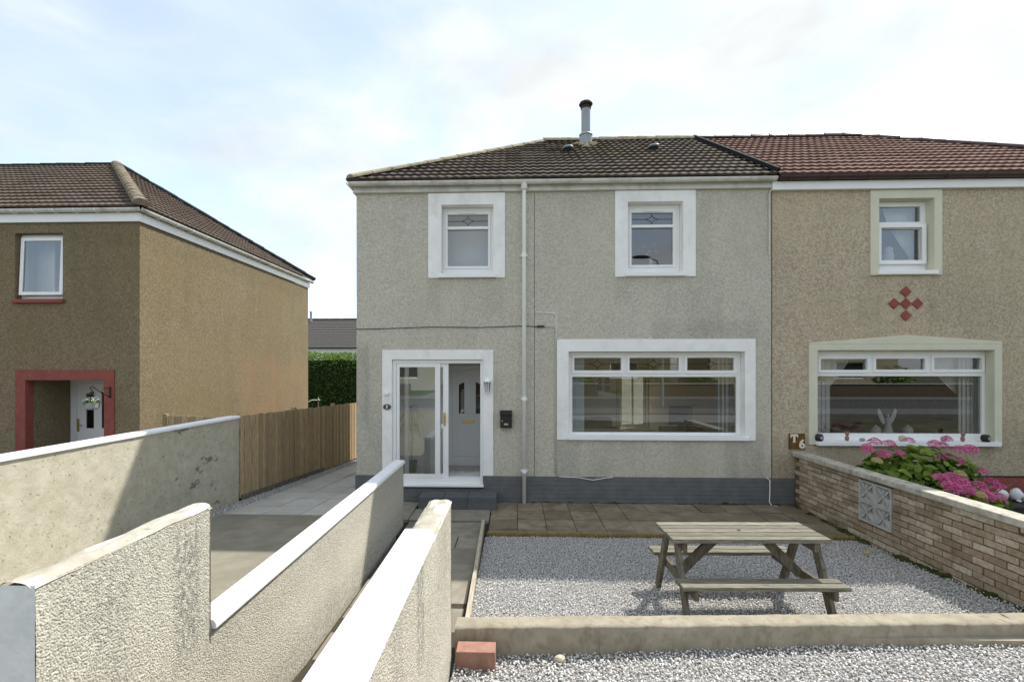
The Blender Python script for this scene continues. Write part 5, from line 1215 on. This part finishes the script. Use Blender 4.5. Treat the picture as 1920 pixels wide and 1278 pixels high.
for x, lab in ((6.315, 'white lidded jar left of the angel inside the neighbour window'), (6.86, 'white lidded jar right of the angel inside the neighbour window')):
    t_ = thing('lidded_jar', lab, 'jar', (x, .34, 1.15)); MB().lathe([(.05, 0), (.075, .03), (.08, .08), (.06, .115)], (x, .34, 1.15), 14).build('body', M['white_glaze'], t_, smooth=True)
    MB().lathe([(.062, .115), (.03, .14), (.012, .145), (.014, .16), (0, .17)], (x, .34, 1.15), 12).build('lid', M['white_glaze'], t_, smooth=True)
ow = thing('owl_figurine', 'pale owl figurine inside the neighbour upstairs window', 'figurine', (6.55, .36, 4.12))
MB().lathe([(.055, 0), (.075, .06), (.08, .14), (.07, .20)], (6.55, .36, 4.12), 12).build('body', M['white_glaze'], ow, smooth=True)
MB().lathe([(.06, .195), (.07, .23), (.065, .27), (.03, .30), (0, .305)], (6.55, .36, 4.12), 12).build('head', M['white_glaze'], ow, smooth=True)
blind_strips('vertical_blind', 'white vertical blind at the left of the neighbour living room window', 'blind', 5.18, 5.53, 1.16, 2.55, .33, 5, M['fabric'], .25)
blind_strips('vertical_blind', 'white vertical blind at the right of the neighbour living room window', 'blind', 7.70, 8.12, 1.16, 2.55, .33, 6, M['fabric'], .3)
drape('curtain', 'white curtain tied back at the left of the neighbour living room window', 5.12, 5.95, 1.16, 2.56, .42, M['fabric'], 6, .025, ('l', 1.75))
drape('curtain', 'white curtain tied back at the right of the neighbour living room window', 7.22, 8.12, 1.16, 2.56, .42, M['fabric'], 6, .025, ('r', 1.75))
drape('curtain', 'sheer white curtain tied to the right in the neighbour upstairs window', 6.45, 7.08, 4.12, 5.12, .36, M['fabric'], 6, .02, ('r', 4.25))
drape('curtain', 'sheer white curtain at the left in the neighbour upstairs window', 6.12, 6.42, 4.12, 5.12, .40, M['fabric'], 4, .02, ('l', 4.4))
# inside the ochre house window
drape('curtain', 'white net curtain behind the tilted window of the ochre house', -10.3, -9.9, 3.75, 5.05, 1.75, M['fabric'], 5, .02)
vs_ = thing('vase', 'small glass-white vase on the ledge of the ochre house window', 'vase', (-9.98, 1.6, 3.70)); MB().lathe([(.04, .0), (.07, .06), (.06, .13), (.02, .18), (.025, .24)], (-9.98, 1.6, 3.74), 12).build('body', M['white_glaze'], vs_, smooth=True)
MB().box(-10.4, -9.0, 1.47, 1.75, 3.69, 3.74).build('inner_sill', M['upvc'], H)
# inside the grey house
MB().box(.60, 4.2, .27, .50, 1.10, 1.15).build('inner_sill', M['upvc'], A)
blind_strips('vertical_blind', 'pale blue vertical blind at the left of the large living room window', 'blind', 1.03, 1.25, 1.16, 2.55, .33, 3, M['blind'], .2)
blind_strips('vertical_blind', 'pale blue vertical blind gathered at the right of the large living room window', 'blind', 3.58, 3.94, 1.16, 2.55, .33, 5, M['blind'], .75)
MB().plate(.46, 2.28, .46, 2.66, [], 2.3, 2.4).build('partition', M['room'], A)
MB().box(2.25, 2.33, 2.27, 2.43, .46, 2.35).build('door_lining', M['cream_shell'], A)
pn = thing('wall_panel', 'black and white scrolled metal panel hanging on the living room wall', 'wall panel', (1.96, 2.26, 1.80))
MB().box(1.80, 2.12, 2.285, 2.298, 1.79, 2.10).build('backing', M['white_glaze'], pn)
m = MB()
for i in range(2):
    for j in range(2):
        cx, cz = 1.88+.16*i, 1.865+.16*j
        for k in range(8):
            a = k*math.pi/4+.2; m.tube([(cx+.02*math.cos(a), 2.28, cz+.02*math.sin(a)), (cx+.05*math.cos(a+.4), 2.278, cz+.05*math.sin(a+.4)), (cx+.072*math.cos(a), 2.28, cz+.072*math.sin(a))], .0095, 5)
m.build('scrollwork', M['black'], pn)
tv = thing('television', 'dark television on a cabinet at the right of the living room', 'television', (3.7, 2.5, .46))
MB().box(3.30, 4.12, 2.35, 2.75, .46, .98).build('cabinet', M['darkwood'], tv, bevel=.01); MB().box(3.46, 3.98, 2.5, 2.55, 1.04, 1.46).build('screen', M['black'], tv, bevel=.006); MB().box(3.66, 3.78, 2.48, 2.57, .98, 1.05).build('stand', M['black'], tv)
sf = thing('sofa', 'brown sofa low in the living room behind the large window', 'sofa', (1.4, 1.7, .46))
MB().box(.7, 2.1, 1.35, 2.1, .48, .86).build('seat', M['sofa'], sf, bevel=.05); MB().box(.7, 2.1, 1.98, 2.26, .5, 1.25).build('backrest', M['sofa'], sf, bevel=.06)
for x in (.55, 2.03): MB().box(x, x+.2, 1.32, 2.26, .48, 1.04).build('armrest', M['sofa'], sf, bevel=.05)
for x0, x1, lab in ((-1.30, -.30, 'pale roller blind behind the upper window left of the downpipe'),):
    tag(MB().box(x0, x1, .55, .556, 3.9, 5.15).build('roller_blind', M['room_grey']), lab, 'blind')
vs_ = thing('flower_vase', 'white vase with small white flowers behind the upper window right of the downpipe', 'vase', (2.434, .36, 4.10))
MB().box(1.95, 2.87, .27, .48, 4.06, 4.10).build('inner_sill', M['upvc'], A)
MB().lathe([(.03, 0), (.035, .06), (.028, .12), (.033, .15)], (2.434, .36, 4.10), 12).build('vase', M['white_glaze'], vs_, smooth=True)
m = MB(); f_ = MB()
for x, z in ((2.33, 4.46), (2.41, 4.37), (2.52, 4.38), (2.49, 4.49), (2.37, 4.33)):
    m.tube([(2.434, .36, 4.22), ((x+2.434)/2, .37, (z+4.22)/2+.02), (x, .36, z)], .003, 4); f_.lathe([(0, -.015), (.02, -.008), (.022, .006), (0, .015)], (x, .36, z), 7)
m.build('stems', M['leaf'], vs_); f_.build('flowers', M['white_glaze'], vs_)
# ================================================================== SMALL THINGS ON THE GROUND, HEDGE
tag(MB().box(-.425, -.135, -4.64, -4.50, .06, .222).build('red_brick', M['red_block'], bevel=.006), 'loose red brick standing against the kerb wall by the roughcast wall', 'brick')
lump('stone', 'pale loose stone lying on the gravel in front of the kerb wall', 'stone', (.345, -4.52, .115), (.042, .03, .026), M['cream_shell'], 21)
M['yellow_leaf'] = plain('yellow_leaf', (.55, .42, .10), .7, .2, 20)
tag(MB().add([(4.33, -2.13, .02), (4.36, -2.15, .03), (4.41, -2.11, .028), (4.42, -2.07, .04), (4.38, -2.08, .02), (4.35, -2.06, .035)], [(0,1,4), (1,2,4), (2,3,4), (4,5,0)]).build('fallen_leaf', M['yellow_leaf']), 'crumpled yellow fallen leaf on the gravel near the brick wall', 'leaf')
hd = thing('hedge', 'dense green clipped hedge beyond the fence between the houses', 'hedge', (-11, 20.8, -1.2))
r_ = np.random.default_rng(90); n = 15000
c = np.stack([r_.uniform(-18.5, -5, n), 20 + .9*r_.uniform(0, 1, n)**2.2, -1.1 + 4.1*r_.uniform(0, 1, n)**.9], -1)
topm = r_.uniform(0, 1, n) < .25; c[topm, 2] = 2.85 + .42*r_.uniform(0, 1, topm.sum()); c[topm, 1] = 20 + 1.5*r_.uniform(0, 1, topm.sum())
c[:, 1] += .35*(fbm(c[:, 0]*1.3, c[:, 2]*1.3, 3, 77)-.4); c[:, 2] += .18*(fbm(c[:, 0]*2.3, c[:, 1]*0, 3, 78)-.45)
V, Fq, T = leaves(0, 0, 0, 1, 1, 1, n, .075, 91, .5, .4); V = V.reshape(n, 7, 3); V -= V.mean(1, keepdims=True); V += c[:, None]
tint = np.clip(.45*r_.uniform(0, 1, n) + .15 + .0*c[:, 2], 0, 1); tint[c[:, 2] > 2.75] += .35; tint[c[:, 2] < 2.5] *= .6  # sunlit top and shaded lower side put into the leaf colour
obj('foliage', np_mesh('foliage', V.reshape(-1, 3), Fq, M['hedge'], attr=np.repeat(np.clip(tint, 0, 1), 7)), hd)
M['hedge_core'] = plain('hedge_core', (.018, .035, .010), .95, .3, 6)
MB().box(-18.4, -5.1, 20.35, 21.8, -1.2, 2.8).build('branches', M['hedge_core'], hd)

# moss along the foot of the brick wall and the patio corner
M['moss'] = plain('dark_moss', (.055, .065, .022), .97, .45, 22, .8, 70, .08)
def moss_strip(x0, y0, x1, y1, zf, w, seed):
    n = 220; V = []; Fq = []
    for i in range(n):
        q = i/(n-1); x = x0+(x1-x0)*q; y = y0+(y1-y0)*q; a = float(fbm(np.array(q*38+seed), np.array(seed*1.7), 4, seed)); hgt = max(.004, .13*(a-.36)); ww = w*(.35+1.3*a)
        for k in range(6):
            an = math.pi*k/5*.5; V.append((x - ww*math.cos(an)*(1 if x0 == x1 else 0), y - ww*math.cos(an)*(0 if x0 == x1 else 1), zf(x, y) + hgt*math.sin(an) + .006*rng.uniform(-1, 1)*(k not in (0,)) - .004*(k == 0)))
    for i in range(n-1):
        for k in range(5): Fq.append((i*6+k, i*6+k+1, (i+1)*6+k+1, (i+1)*6+k))
    return V, Fq
V, Fq = moss_strip(4.722, -.06, 4.722, -4.1, lambda x, y: -.02 if y > -1.5 else float(bed_z(np.array(x), np.array(y))), .085, 31)
tag(obj('moss', np_mesh('moss', V, Fq, M['moss'], True)), 'dark green moss along the foot of the brick wall', 'moss', kind='stuff')
V, Fq = moss_strip(.3, -.022, 4.70, -.022, lambda x, y: -.008, .02, 37)
tag(obj('moss', np_mesh('moss', V, Fq, M['moss'], True)), 'thin dark moss line where the plinth meets the patio', 'moss', kind='stuff')
